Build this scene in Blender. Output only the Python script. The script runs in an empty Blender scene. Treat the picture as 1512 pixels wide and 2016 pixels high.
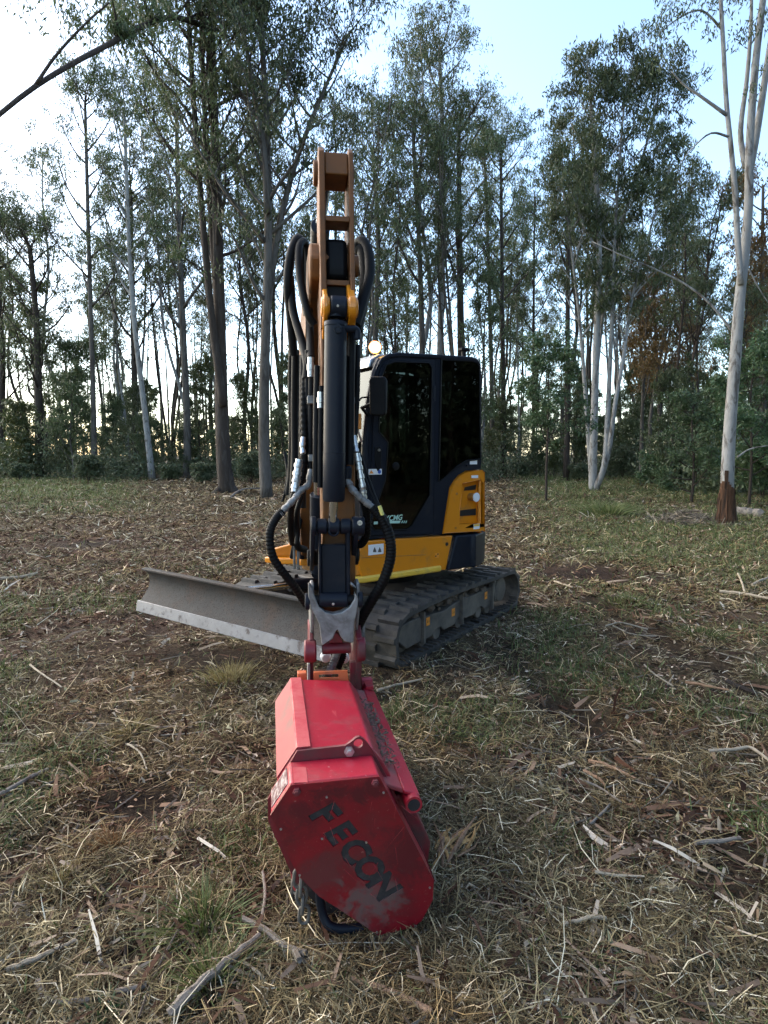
import bpy, math, random
import numpy as np
from mathutils import Vector, Matrix
from mathutils.geometry import tessellate_polygon

# ------------------------------------------------------------------ camera, sky, sun, exposure
SC = bpy.context.scene
COL = SC.collection
FPX, PITCH, CAMH = 1150.0, math.radians(5.7), 1.65
cam_d = bpy.data.cameras.new('camera')
cam_d.sensor_fit = 'VERTICAL'; cam_d.sensor_height = 36.0; cam_d.lens = 36.0 * FPX / 2016.0
cam_d.clip_start = 0.05; cam_d.clip_end = 3000
cam = bpy.data.objects.new('camera', cam_d); COL.objects.link(cam)
cam.location = (0, 0, CAMH); cam.rotation_euler = (math.pi / 2 - PITCH, 0, 0)
SC.camera = cam

SUN_EL, SUN_AZ = math.radians(27.0), math.radians(-58.0)     # azimuth from the view direction, negative = left
world = bpy.data.worlds.new('World'); SC.world = world; world.use_nodes = True
wn = world.node_tree.nodes; wl = world.node_tree.links
sky = wn.new('ShaderNodeTexSky'); sky.sky_type = 'NISHITA'; sky.sun_disc = False
sky.sun_elevation = SUN_EL; sky.sun_rotation = SUN_AZ
sky.air_density = 1.0; sky.dust_density = 0.9; sky.ozone_density = 2.0; sky.altitude = 100
bg = wn['Background']; bg.inputs['Strength'].default_value = 0.10
wl.new(sky.outputs[0], bg.inputs['Color'])

sun_d = bpy.data.lights.new('sun', 'SUN'); sun_d.energy = 1.15; sun_d.angle = math.radians(90); sun_d.color = (1.0, 0.92, 0.80)
sun = bpy.data.objects.new('sun', sun_d); COL.objects.link(sun)
sdir = Vector((math.sin(SUN_AZ) * math.cos(SUN_EL), math.cos(SUN_AZ) * math.cos(SUN_EL), math.sin(SUN_EL)))
sun.rotation_euler = sdir.to_track_quat('Z', 'Y').to_euler()
sun.location = sdir * 100

SC.view_settings.view_transform = 'Standard'; SC.view_settings.look = 'None'
SC.view_settings.gamma = 1.0; SC.view_settings.use_curve_mapping = False
SC.view_settings.exposure = 2.62
SC.view_settings.use_white_balance = True; SC.view_settings.white_balance_temperature = 7000; SC.view_settings.white_balance_tint = 8
SC.cycles.use_denoising = True
SC.cycles.max_bounces = 6; SC.cycles.diffuse_bounces = 3; SC.cycles.glossy_bounces = 3
SC.cycles.transmission_bounces = 4; SC.cycles.transparent_max_bounces = 8
SC.cycles.use_adaptive_sampling = True; SC.cycles.adaptive_threshold = 0.02

rng = np.random.default_rng(11)
random.seed(5)

# ------------------------------------------------------------------ where a picture point stands in the place
def ray(px, py):
    a = (px - 756) / FPX; b = (1008 - py) / FPX
    return np.array([a, math.cos(PITCH) + b * math.sin(PITCH), -math.sin(PITCH) + b * math.cos(PITCH)])
CAMP = np.array([0, 0, CAMH])
def W(px, py, Y):
    r = ray(px, py); return CAMP + r * (Y / r[1])
def G(px, py, z=0.0):
    r = ray(px, py); return CAMP + r * ((z - CAMH) / r[2])
def hit(px, py, P0, N, off=0.0):
    r = ray(px, py); return CAMP + r * (((np.dot(P0 - CAMP, N)) + off) / np.dot(r, N))

# ------------------------------------------------------------------ materials
def new_mat(name):
    m = bpy.data.materials.new(name); m.use_nodes = True
    return m, m.node_tree.nodes, m.node_tree.links, m.node_tree.nodes['Principled BSDF']
def ramp(n, stops, interp='LINEAR'):
    r = n.new('ShaderNodeValToRGB'); r.color_ramp.interpolation = interp
    e = r.color_ramp.elements
    while len(e) < len(stops): e.new(0.5)
    for k, (p, c) in enumerate(stops):
        e[k].position = p; e[k].color = (*c, 1)
    return r
def mixc(n, l, fac, a, b):
    x = n.new('ShaderNodeMix'); x.data_type = 'RGBA'
    for sock, v in ((x.inputs[0], fac), (x.inputs[6], a), (x.inputs[7], b)):
        if hasattr(v, 'is_output'): l.new(v, sock)
        elif isinstance(v, (int, float)): sock.default_value = v
        else: sock.default_value = (*v, 1)
    return x.outputs[2]
def noise(n, l, scale, detail=4, rough=0.55, vec=None, dist=0):
    t = n.new('ShaderNodeTexNoise'); t.inputs['Scale'].default_value = scale
    t.inputs['Detail'].default_value = detail; t.inputs['Roughness'].default_value = rough
    t.inputs['Distortion'].default_value = dist
    if vec is not None: l.new(vec, t.inputs['Vector'])
    return t.outputs['Fac']
def objco(n, l, scale=(1, 1, 1)):
    t = n.new('ShaderNodeTexCoord'); mp = n.new('ShaderNodeMapping'); mp.inputs['Scale'].default_value = scale
    l.new(t.outputs['Object'], mp.inputs['Vector']); return mp.outputs['Vector']
def surf(name, base, rough=0.5, metal=0.0, dirt=None, dirt_scale=6.0, dirt_lo=0.5, dirt_hi=0.7, stretch=(1, 1, 1),
         vary=0.15, bump=0.0, bump_scale=60, coat=0.0, fine=None, fine_amt=0.0, spec=0.5):
    """paint, steel, rubber: a base colour that varies a little, patches of dirt or wear, a fine relief"""
    m, n, l, b = new_mat(name)
    v = objco(n, l, stretch)
    lo = tuple(c * (1 - vary) for c in base); hi = tuple(min(1, c * (1 + vary)) for c in base)
    c = mixc(n, l, noise(n, l, 9, 5, 0.6, v), lo, hi)
    rr = rough
    if dirt is not None:
        f = noise(n, l, dirt_scale, 8, 0.68, v, 0.3)
        r = ramp(n, [(dirt_lo, (0, 0, 0)), (dirt_hi, (1, 1, 1))]); l.new(f, r.inputs[0])
        c = mixc(n, l, r.outputs[0], c, dirt)
        mr = n.new('ShaderNodeMapRange'); l.new(r.outputs[0], mr.inputs[0])
        mr.inputs[3].default_value = rough; mr.inputs[4].default_value = max(0.8, rough)
        l.new(mr.outputs[0], b.inputs['Roughness'])
    else:
        b.inputs['Roughness'].default_value = rough
    if fine is not None:
        f2 = noise(n, l, 90, 3, 0.7, v)
        r2 = ramp(n, [(0.62 - fine_amt * 0.2, (0, 0, 0)), (0.72 - fine_amt * 0.2, (1, 1, 1))]); l.new(f2, r2.inputs[0])
        c = mixc(n, l, r2.outputs[0], c, fine)
    l.new(c, b.inputs['Base Color']); b.inputs['Metallic'].default_value = metal; b.inputs['Specular IOR Level'].default_value = spec
    b.inputs['Coat Weight'].default_value = coat; b.inputs['Coat Roughness'].default_value = 0.12
    if bump:
        bp = n.new('ShaderNodeBump'); bp.inputs['Strength'].default_value = bump; bp.inputs['Distance'].default_value = 0.004
        l.new(noise(n, l, bump_scale, 4, 0.6, v), bp.inputs['Height']); l.new(bp.outputs[0], b.inputs['Normal'])
    return m
M = {}
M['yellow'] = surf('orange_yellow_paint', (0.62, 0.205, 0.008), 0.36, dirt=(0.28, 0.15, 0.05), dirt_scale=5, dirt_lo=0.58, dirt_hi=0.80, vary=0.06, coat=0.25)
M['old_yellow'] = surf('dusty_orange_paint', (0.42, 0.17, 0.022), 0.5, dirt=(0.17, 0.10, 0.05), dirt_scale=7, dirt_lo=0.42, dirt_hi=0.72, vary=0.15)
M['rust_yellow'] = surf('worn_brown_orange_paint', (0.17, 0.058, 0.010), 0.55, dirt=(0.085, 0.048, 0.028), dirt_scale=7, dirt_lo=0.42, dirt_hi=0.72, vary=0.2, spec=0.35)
M['lemon'] = surf('lit_lip_sticker_yellow', (0.70, 0.43, 0.055), 0.4, dirt=(0.30, 0.22, 0.08), dirt_scale=9, dirt_lo=0.55, dirt_hi=0.8, vary=0.06)  # paler yellow: the lip's caught light put into colour; also a sticker
M['slate'] = surf('slate_paint', (0.0095, 0.012, 0.0185), 0.48, dirt=(0.035, 0.031, 0.028), dirt_scale=6, dirt_lo=0.55, dirt_hi=0.85, vary=0.12, spec=0.16)
M['black'] = surf('black_plastic', (0.004, 0.004, 0.005), 0.6, spec=0.18, dirt=(0.018, 0.016, 0.015), dirt_scale=12, dirt_lo=0.55, dirt_hi=0.85)
M['hose'] = surf('hose_rubber', (0.003, 0.003, 0.0034), 0.6, spec=0.16, dirt=(0.022, 0.018, 0.015), dirt_scale=14, dirt_lo=0.55, dirt_hi=0.85)
M['rubber'] = surf('track_rubber', (0.019, 0.0185, 0.0185), 0.75, dirt=(0.075, 0.065, 0.054), dirt_scale=9, dirt_lo=0.38, dirt_hi=0.72, bump=0.5)
M['trackframe'] = surf('dusty_track_steel', (0.045, 0.041, 0.038), 0.65, dirt=(0.14, 0.12, 0.097), dirt_scale=7, dirt_lo=0.35, dirt_hi=0.7, bump=0.3)
M['blade'] = surf('scuffed_blade_steel', (0.046, 0.043, 0.041), 0.7, 0.1, spec=0.2, dirt=(0.075, 0.055, 0.045), dirt_scale=5, dirt_lo=0.48, dirt_hi=0.66, vary=0.4, bump=0.35, bump_scale=40, fine=(0.025, 0.018, 0.016), fine_amt=0.5)
M['edge'] = surf('bright_worn_steel', (0.16, 0.16, 0.17), 0.5, 0.25, dirt=(0.075, 0.06, 0.055), dirt_scale=15, dirt_lo=0.52, dirt_hi=0.66, vary=0.35, bump=0.4)
M['cast'] = surf('bare_cast_steel', (0.23, 0.225, 0.22), 0.5, 0.3, dirt=(0.10, 0.085, 0.075), dirt_scale=10, dirt_lo=0.45, dirt_hi=0.7, vary=0.35, bump=0.35, bump_scale=50)
M['chrome'] = surf('polished_rod', (0.62, 0.62, 0.64), 0.12, 1.0)
M['zinc'] = surf('zinc_fitting', (0.50, 0.50, 0.50), 0.32, 0.85, dirt=(0.12, 0.10, 0.08), dirt_scale=20, dirt_lo=0.5, dirt_hi=0.8)
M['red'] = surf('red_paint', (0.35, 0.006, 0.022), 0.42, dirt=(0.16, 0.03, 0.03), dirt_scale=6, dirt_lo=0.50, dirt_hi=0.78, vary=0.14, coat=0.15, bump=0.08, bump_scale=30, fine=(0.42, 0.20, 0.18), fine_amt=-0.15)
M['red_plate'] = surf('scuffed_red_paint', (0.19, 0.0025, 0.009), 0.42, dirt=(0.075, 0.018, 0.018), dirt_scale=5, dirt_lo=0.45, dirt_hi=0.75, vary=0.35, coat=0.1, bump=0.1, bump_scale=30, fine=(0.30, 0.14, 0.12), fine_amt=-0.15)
M['faded_red'] = surf('dusty_faded_red_paint', (0.27, 0.035, 0.040), 0.62, dirt=(0.16, 0.095, 0.08), dirt_scale=8, dirt_lo=0.42, dirt_hi=0.72, vary=0.2)
M['pink'] = surf('pale_pink_paint', (0.46, 0.075, 0.075), 0.55, dirt=(0.40, 0.02, 0.035), dirt_scale=5, dirt_lo=0.42, dirt_hi=0.62, vary=0.15)  # paler pink for the hood strip, casing patch and scratches
M['label'] = surf('worn_label_print', (0.30, 0.24, 0.23), 0.6, dirt=(0.10, 0.04, 0.04), dirt_scale=18, dirt_lo=0.42, dirt_hi=0.55, vary=0.3, stretch=(1, 1, 3))
M['dark_red'] = surf('dark_red_paint', (0.15, 0.008, 0.016), 0.5, dirt=(0.07, 0.035, 0.03), dirt_scale=8, dirt_lo=0.45, dirt_hi=0.7, vary=0.2)
M['orange'] = surf('orange_primer', (0.55, 0.115, 0.035), 0.55, dirt=(0.3, 0.10, 0.05), dirt_scale=10, dirt_lo=0.5, dirt_hi=0.75)
M['mud'] = surf('dried_mud', (0.13, 0.105, 0.085), 0.95, dirt=(0.06, 0.045, 0.035), dirt_scale=14, dirt_lo=0.4, dirt_hi=0.7, bump=0.9, bump_scale=35)
M['white'] = surf('white_sticker', (0.72, 0.72, 0.72), 0.45, vary=0.04)
M['ink'] = surf('black_ink', (0.015, 0.015, 0.015), 0.5)
M['blue'] = surf('blue_sticker', (0.02, 0.10, 0.40), 0.45)
M['tri'] = surf('orange_sticker', (0.70, 0.25, 0.03), 0.45)
M['mint'] = surf('mint_print', (0.40, 0.62, 0.52), 0.5)
M['ycable'] = surf('yellow_tape', (0.62, 0.55, 0.16), 0.5)
M['amber'] = surf('amber_plastic', (0.60, 0.20, 0.02), 0.3, coat=0.4)
M['seat'] = surf('seat_fabric', (0.02, 0.02, 0.022), 0.8)
M['inner_dark'] = surf('inner_shade_and_guard', (0.020, 0.016, 0.016), 0.85, dirt=(0.07, 0.055, 0.05), dirt_scale=22, dirt_lo=0.5, dirt_hi=0.75)  # dark colour standing in for shade inside cut-outs and bore; also the guard

def glass_mat():
    m, n, l, b = new_mat('tinted_glass'); n.remove(b)
    tr = n.new('ShaderNodeBsdfTransparent'); tr.inputs[0].default_value = (0.17, 0.20, 0.19, 1)
    gl = n.new('ShaderNodeBsdfGlossy'); gl.inputs['Roughness'].default_value = 0.03; gl.inputs[0].default_value = (0.8, 0.85, 0.85, 1)
    lw = n.new('ShaderNodeLayerWeight'); lw.inputs[0].default_value = 0.5; pw = n.new('ShaderNodeMath'); pw.operation = 'POWER'; l.new(lw.outputs['Facing'], pw.inputs[0]); pw.inputs[1].default_value = 5.0
    fr = n.new('ShaderNodeMath'); fr.operation = 'MULTIPLY_ADD'; l.new(pw.outputs[0], fr.inputs[0]); fr.inputs[1].default_value = 0.9; fr.inputs[2].default_value = 0.045
    mx = n.new('ShaderNodeMixShader'); l.new(fr.outputs[0], mx.inputs[0]); l.new(tr.outputs[0], mx.inputs[1]); l.new(gl.outputs[0], mx.inputs[2])
    l.new(mx.outputs[0], n['Material Output'].inputs[0]); return m
M['glass'] = glass_mat()
def lamp_mat():
    m, n, l, b = new_mat('lit_lamp_lens')
    b.inputs['Base Color'].default_value = (1, 0.75, 0.35, 1)
    b.inputs['Emission Color'].default_value = (1.0, 0.58, 0.13, 1); b.inputs['Emission Strength'].default_value = 2.2
    return m
M['lamp'] = lamp_mat()

def island_mat(name, stops, rough=0.7, trans=0.0, obj_vary=0.0, spec=0.3, patch=None, tint=None):
    """one colour per loose piece (leaf, blade, chip), drawn from a ramp"""
    m, n, l, b = new_mat(name)
    g = n.new('ShaderNodeNewGeometry'); r = ramp(n, stops); l.new(g.outputs['Random Per Island'], r.inputs[0])
    c = r.outputs[0]
    if patch:      # colour of litter drifts from patch to patch
        gp = n.new('ShaderNodeTexCoord').outputs['Object']
        mr = n.new('ShaderNodeMapRange'); l.new(noise(n, l, patch[0], 6, 0.65, gp), mr.inputs[0]); mr.inputs[1].default_value = 0.3; mr.inputs[2].default_value = 0.7
        mr.inputs[3].default_value = patch[1]; mr.inputs[4].default_value = patch[2]
        hv = n.new('ShaderNodeHueSaturation'); l.new(mr.outputs[0], hv.inputs['Value']); l.new(c, hv.inputs['Color']); c = hv.outputs[0]
        if tint:
            rt = ramp(n, [(0.46, (0, 0, 0)), (0.62, (1, 1, 1))]); l.new(noise(n, l, 0.9, 4, 0.6, gp), rt.inputs[0])
            mm = n.new('ShaderNodeMath'); mm.operation = 'MULTIPLY'; l.new(rt.outputs[0], mm.inputs[0]); mm.inputs[1].default_value = 0.6
            mx = n.new('ShaderNodeMix'); mx.data_type = 'RGBA'; mx.blend_type = 'MULTIPLY'; l.new(mm.outputs[0], mx.inputs[0]); l.new(c, mx.inputs[6]); mx.inputs[7].default_value = (*tint, 1); c = mx.outputs[2]
    if obj_vary:
        oi = n.new('ShaderNodeObjectInfo'); hs = n.new('ShaderNodeHueSaturation')
        a = n.new('ShaderNodeMapRange'); l.new(oi.outputs['Random'], a.inputs[0]); a.inputs[3].default_value = 1 - obj_vary; a.inputs[4].default_value = 1 + obj_vary
        h = n.new('ShaderNodeMapRange'); l.new(oi.outputs['Random'], h.inputs[0]); h.inputs[3].default_value = 0.485; h.inputs[4].default_value = 0.512
        l.new(a.outputs[0], hs.inputs['Value']); l.new(h.outputs[0], hs.inputs['Hue']); l.new(c, hs.inputs['Color']); c = hs.outputs[0]
    l.new(c, b.inputs['Base Color']); b.inputs['Roughness'].default_value = rough; b.inputs['Specular IOR Level'].default_value = spec
    if trans:
        t = n.new('ShaderNodeBsdfTranslucent'); l.new(c, t.inputs[0]); mx = n.new('ShaderNodeMixShader'); mx.inputs[0].default_value = trans
        l.new(b.outputs[0], mx.inputs[1]); l.new(t.outputs[0], mx.inputs[2]); l.new(mx.outputs[0], n['Material Output'].inputs[0])
    return m
M['leaf'] = island_mat('gum_leaf', [(0, (0.042, 0.060, 0.026)), (0.45, (0.066, 0.092, 0.038)), (0.8, (0.092, 0.116, 0.056)), (1, (0.125, 0.135, 0.085))], 0.5, 0.33, 0.22, 0.28)
M['leaf_olive'] = island_mat('olive_gum_leaf', [(0, (0.045, 0.060, 0.018)), (0.5, (0.070, 0.090, 0.026)), (0.85, (0.10, 0.115, 0.040)), (1, (0.13, 0.12, 0.055))], 0.45, 0.28, 0.15, 0.45)
M['leaf_green'] = island_mat('young_green_leaf', [(0, (0.036, 0.066, 0.027)), (0.5, (0.058, 0.102, 0.043)), (0.85, (0.090, 0.140, 0.064)), (1, (0.13, 0.15, 0.08))], 0.45, 0.3, 0.1, 0.4)
M['leaf_rust'] = island_mat('rusty_leaf', [(0, (0.10, 0.065, 0.02)), (0.5, (0.17, 0.095, 0.028)), (1, (0.12, 0.10, 0.035))], 0.5, 0.3, 0.1, 0.4)
M['under'] = island_mat('undergrowth_leaf', [(0, (0.050, 0.066, 0.034)), (0.5, (0.082, 0.105, 0.054)), (0.9, (0.115, 0.130, 0.074)), (1, (0.16, 0.145, 0.10))], 0.55, 0.25, 0.0, 0.3)
M['side_leaf'] = island_mat('darkened_gum_leaf', [(0, (0.014, 0.020, 0.011)), (1, (0.03, 0.040, 0.022))], 0.7, 0.0, 0.0, 0.15)  # leaf colour darkened so the cab glass mirrors near-black
def bark(name, lo, hi, patch, p0, p1, sc=(3, 3, 0.5), bump=0.6):
    m, n, l, b = new_mat(name); v = objco(n, l, sc)
    c = mixc(n, l, noise(n, l, 5, 6, 0.65, v), lo, hi)
    r = ramp(n, [(p0, (0, 0, 0)), (p1, (1, 1, 1))]); l.new(noise(n, l, 1.6, 6, 0.65, v, 0.8), r.inputs[0])
    c = mixc(n, l, r.outputs[0], c, patch); l.new(c, b.inputs['Base Color']); b.inputs['Roughness'].default_value = 0.85; b.inputs['Specular IOR Level'].default_value = 0.2
    bp = n.new('ShaderNodeBump'); bp.inputs['Strength'].default_value = bump; bp.inputs['Distance'].default_value = 0.03
    l.new(noise(n, l, 9, 6, 0.7, v), bp.inputs['Height']); l.new(bp.outputs[0], b.inputs['Normal']); return m
M['bark_dark'] = bark('dark_rough_bark', (0.022, 0.016, 0.013), (0.062, 0.047, 0.038), (0.075, 0.063, 0.054), 0.5, 0.7, (4, 4, 0.6), 0.9)
M['bark_grey'] = bark('grey_bark', (0.060, 0.052, 0.045), (0.13, 0.117, 0.104), (0.040, 0.031, 0.025), 0.48, 0.66)
M['bark_pale'] = bark('pale_smooth_bark', (0.17, 0.165, 0.158), (0.32, 0.312, 0.30), (0.10, 0.088, 0.078), 0.52, 0.62, (3.0, 3.0, 1.0), 0.5)
M['bark_red'] = bark('red_brown_loose_bark', (0.05, 0.024, 0.014), (0.15, 0.075, 0.042), (0.028, 0.017, 0.012), 0.45, 0.62, (6, 6, 0.7), 1.0)
M['stick'] = bark('weathered_wood', (0.14, 0.115, 0.095), (0.27, 0.235, 0.20), (0.08, 0.06, 0.05), 0.5, 0.7, (12, 12, 12), 0.4)
M['pale_wood'] = bark('pale_bare_wood', (0.27, 0.215, 0.155), (0.43, 0.36, 0.27), (0.16, 0.115, 0.075), 0.55, 0.72, (12, 12, 12), 0.4)
M['red_wood'] = bark('tan_split_wood', (0.22, 0.13, 0.08), (0.40, 0.25, 0.16), (0.12, 0.07, 0.045), 0.5, 0.7, (14, 14, 14), 0.5)
M['bright_wood'] = bark('fresh_split_wood', (0.32, 0.17, 0.06), (0.58, 0.37, 0.17), (0.16, 0.08, 0.03), 0.5, 0.7, (14, 14, 14), 0.5)

# ------------------------------------------------------------------ mesh builders
def tag(o, label=None, cat=None, group=None, kind=None):
    if label: o['label'] = label
    if cat: o['category'] = cat
    if group: o['group'] = group
    if kind: o['kind'] = kind
    return o
def thing(name, label, cat, loc=(0, 0, 0), group=None):
    o = bpy.data.objects.new(name, None); COL.objects.link(o); o.location = loc; o.empty_display_size = 0.2
    return tag(o, label, cat, group)
def root_loc(o):
    p = Vector(o.location)
    while o.parent is not None: o = o.parent; p = p + o.location
    return p
def v3(a): return Vector((float(a[0]), float(a[1]), float(a[2])))
def catmull(pts, sub=6):
    P = [np.array(p, float) for p in pts]
    if len(P) < 3: return P
    P = [2 * P[0] - P[1]] + P + [2 * P[-1] - P[-2]]; out = []
    for i in range(1, len(P) - 2):
        for k in range(sub):
            t = k / sub
            out.append(0.5 * (2 * P[i] + (P[i + 1] - P[i - 1]) * t + (2 * P[i - 1] - 5 * P[i] + 4 * P[i + 1] - P[i + 2]) * t * t + (3 * P[i] - P[i - 1] - 3 * P[i + 1] + P[i + 2]) * t ** 3))
    out.append(P[-2]); return out
class MB:
    def __init__(s): s.v = []; s.f = []
    def add(s, vs, fs):
        b = len(s.v); s.v += [tuple(float(c) for c in v) for v in vs]; s.f += [tuple(i + b for i in f) for f in fs]; return s
    def box(s, c, half, ax=((1, 0, 0), (0, 1, 0), (0, 0, 1))):
        c = np.array(c, float); A = [np.array(a, float) * h for a, h in zip(ax, half)]
        vs = [c + i * A[0] + j * A[1] + k * A[2] for i in (-1, 1) for j in (-1, 1) for k in (-1, 1)]
        return s.add(vs, [(0, 1, 3, 2), (4, 6, 7, 5), (0, 4, 5, 1), (2, 3, 7, 6), (0, 2, 6, 4), (1, 5, 7, 3)])
    def prism(s, poly, a, b, fn, holes=()):
        """a flat outline (with holes) given depth from a to b; fn(u, v, w) places a point"""
        if not holes:
            n = len(poly)
            s.add([fn(u, v, a) for u, v in poly] + [fn(u, v, b) for u, v in poly],
                  [tuple(range(n - 1, -1, -1)), tuple(range(n, 2 * n))] + [(i, (i + 1) % n, n + (i + 1) % n, n + i) for i in range(n)])
            return s
        loops = [list(poly)] + [list(h) for h in holes]
        tris = tessellate_polygon([[Vector((u, v, 0)) for u, v in lp] for lp in loops])
        flat = [p for lp in loops for p in lp]; n = len(flat)
        fs = [tuple(t) for t in tris] + [tuple(i + n for i in reversed(t)) for t in tris]; k = 0
        for lp in loops:
            m = len(lp)
            fs += [(k + i, k + (i + 1) % m, n + k + (i + 1) % m, n + k + i) for i in range(m)]; k += m
        return s.add([fn(u, v, a) for u, v in flat] + [fn(u, v, b) for u, v in flat], fs)
    def tube(s, pts, r, n=8, caps=True):
        P = [np.array(p, float) for p in pts]; R = list(r) if hasattr(r, '__len__') else [r] * len(P)
        ref = None; rings = []
        for i, p in enumerate(P):
            t = P[min(i + 1, len(P) - 1)] - P[max(i - 1, 0)]; t = t / (np.linalg.norm(t) + 1e-12)
            if ref is None: ref = np.array([1.0, 0, 0]) if abs(t[0]) < 0.8 else np.array([0, 1.0, 0])
            x = ref - t * np.dot(ref, t); x /= np.linalg.norm(x) + 1e-12; ref = x; y = np.cross(t, x)
            rings += [p + R[i] * (math.cos(2 * math.pi * k / n) * x + math.sin(2 * math.pi * k / n) * y) for k in range(n)]
        fs = [(i * n + k, i * n + (k + 1) % n, (i + 1) * n + (k + 1) % n, (i + 1) * n + k) for i in range(len(P) - 1) for k in range(n)]
        if caps: fs += [tuple(range(n - 1, -1, -1)), tuple((len(P) - 1) * n + k for k in range(n))]
        return s.add(rings, fs)
    def cyl(s, a, b, r, n=20): return s.tube([a, b], r, n)
    def lathe(s, a, d, prof, n=24):
        """rings of (distance along d, radius) from point a"""
        a = np.array(a, float); d = np.array(d, float); d /= np.linalg.norm(d)
        return s.tube([a + d * t for t, _ in prof], [max(q, 1e-4) for _, q in prof], n)
    def build(s, name, mat, parent=None, label=None, bevel=0.0, smooth=True, seg=2, kind=None):
        me = bpy.data.meshes.new(name)
        off = root_loc(parent) if parent is not None else Vector((0, 0, 0))
        me.from_pydata([tuple(Vector(v) - off) for v in s.v], [], s.f); me.update()
        if smooth:
            me.polygons.foreach_set('use_smooth', [True] * len(me.polygons)); me.set_sharp_from_angle(angle=math.radians(38))
        me.materials.append(mat)
        o = bpy.data.objects.new(name, me); COL.objects.link(o)
        if parent is not None: o.parent = parent
        if bevel:
            bv = o.modifiers.new('edge', 'BEVEL'); bv.width = bevel; bv.segments = seg; bv.limit_method = 'ANGLE'; bv.angle_limit = math.radians(35)
        if label: o['label'] = label
        if kind: o['kind'] = kind
        return o
def np_mesh(name, V, F, mats, smooth=False, midx=None):
    """V (n,3) float, F (m,k) int"""
    me = bpy.data.meshes.new(name); m, k = F.shape
    me.vertices.add(len(V)); me.vertices.foreach_set('co', np.ascontiguousarray(V, np.float32).ravel())
    me.loops.add(m * k); me.loops.foreach_set('vertex_index', np.ascontiguousarray(F, np.int32).ravel())
    me.polygons.add(m); me.polygons.foreach_set('loop_start', np.arange(0, m * k, k, dtype=np.int32))
    if smooth: me.polygons.foreach_set('use_smooth', np.ones(m, bool))
    for mt in mats: me.materials.append(mt)
    if midx is not None: me.polygons.foreach_set('material_index', np.asarray(midx, np.int32))
    me.update(calc_edges=True); return me
def link(name, me, parent=None, loc=None):
    o = bpy.data.objects.new(name, me); COL.objects.link(o)
    if parent is not None: o.parent = parent
    if loc is not None: o.location = loc
    return o

# ------------------------------------------------------------------ ground
def vnoise(x, y, seed):
    r = np.random.default_rng(seed); T = r.random((256, 256))
    xi = np.floor(x).astype(int); yi = np.floor(y).astype(int); fx = x - xi; fy = y - yi
    fx = fx * fx * (3 - 2 * fx); fy = fy * fy * (3 - 2 * fy)
    a = T[xi % 256, yi % 256]; b = T[(xi + 1) % 256, yi % 256]; c = T[xi % 256, (yi + 1) % 256]; d = T[(xi + 1) % 256, (yi + 1) % 256]
    return (a * (1 - fx) + b * fx) * (1 - fy) + (c * (1 - fx) + d * fx) * fy
def seg_dist(x, y, pts):
    best = np.full(np.shape(x), 1e9)
    for (ax, ay), (bx, by) in zip(pts[:-1], pts[1:]):
        dx, dy = bx - ax, by - ay; t = np.clip(((x - ax) * dx + (y - ay) * dy) / (dx * dx + dy * dy), 0, 1)
        best = np.minimum(best, np.hypot(x - ax - t * dx, y - ay - t * dy))
    return best
RUTS = [[G(*p)[:2] for p in q] for q in ([(1180, 1190), (1280, 1250), (1400, 1310), (1512, 1375)], [(960, 1270), (1050, 1340), (1150, 1420)],)]
SPOTS = [((160, 1070), 0.6, 1.0), ((280, 1575), 0.17, 1.0), ((470, 1300), 0.35, 0.9), ((340, 1290), 0.25, 0.6), ((1160, 1125), 0.7, 0.9),  # spots under the blade put its shade into the soil colour
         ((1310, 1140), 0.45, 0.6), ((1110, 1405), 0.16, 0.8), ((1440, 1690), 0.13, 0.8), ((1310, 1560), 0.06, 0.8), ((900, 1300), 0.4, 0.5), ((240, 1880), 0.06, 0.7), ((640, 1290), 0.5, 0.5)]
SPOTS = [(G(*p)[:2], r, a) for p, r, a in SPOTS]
def soil_shade_mask(x, y):
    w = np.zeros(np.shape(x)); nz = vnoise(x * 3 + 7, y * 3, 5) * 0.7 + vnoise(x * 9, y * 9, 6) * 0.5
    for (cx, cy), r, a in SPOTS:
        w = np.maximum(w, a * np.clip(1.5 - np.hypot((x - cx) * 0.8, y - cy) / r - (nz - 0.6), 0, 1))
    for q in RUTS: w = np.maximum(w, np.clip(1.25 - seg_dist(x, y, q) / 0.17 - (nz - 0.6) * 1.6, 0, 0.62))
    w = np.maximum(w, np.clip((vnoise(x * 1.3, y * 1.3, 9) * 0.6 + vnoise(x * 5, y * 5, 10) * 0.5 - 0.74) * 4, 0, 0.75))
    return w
def green_mask(x, y):
    n1 = vnoise(x * 0.55 + 3, y * 0.55, 21) * 0.6 + vnoise(x * 2.3, y * 2.3, 22) * 0.4
    right = np.clip((x - 0.20 * y - 0.3) / 1.6, 0, 1) * np.clip((y - 6) / 3, 0, 1)
    left = np.clip((-x - 0.42 * y + 1) / 3.0, 0, 1) * np.clip((y - 15) / 4, 0, 1)
    band = np.maximum(right, left * 0.9)
    near = np.clip((vnoise(x * 1.7, y * 1.7, 33) - 0.55) * 2.5, 0, 0.38) * np.clip((9 - y) / 3, 0, 1)
    return np.clip(np.maximum(band * np.clip((n1 - 0.18) * 2.4, 0, 1), near), 0, 1) * (1 - soil_shade_mask(x, y) * 0.9)
def red_mask(x, y):
    a = np.clip((-x - 0.12 * y) / 1.5, 0, 1) * np.clip((y - 4) / 2, 0, 1) * np.clip((17 - y) / 5, 0, 1)
    b = np.exp(-(((x - 2.6) / 1.6) ** 2 + ((y - 7.6) / 1.4) ** 2))
    return np.clip(np.maximum(a * 0.9, b) * (0.4 + vnoise(x * 0.9, y * 0.9, 41)), 0, 1)
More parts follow.
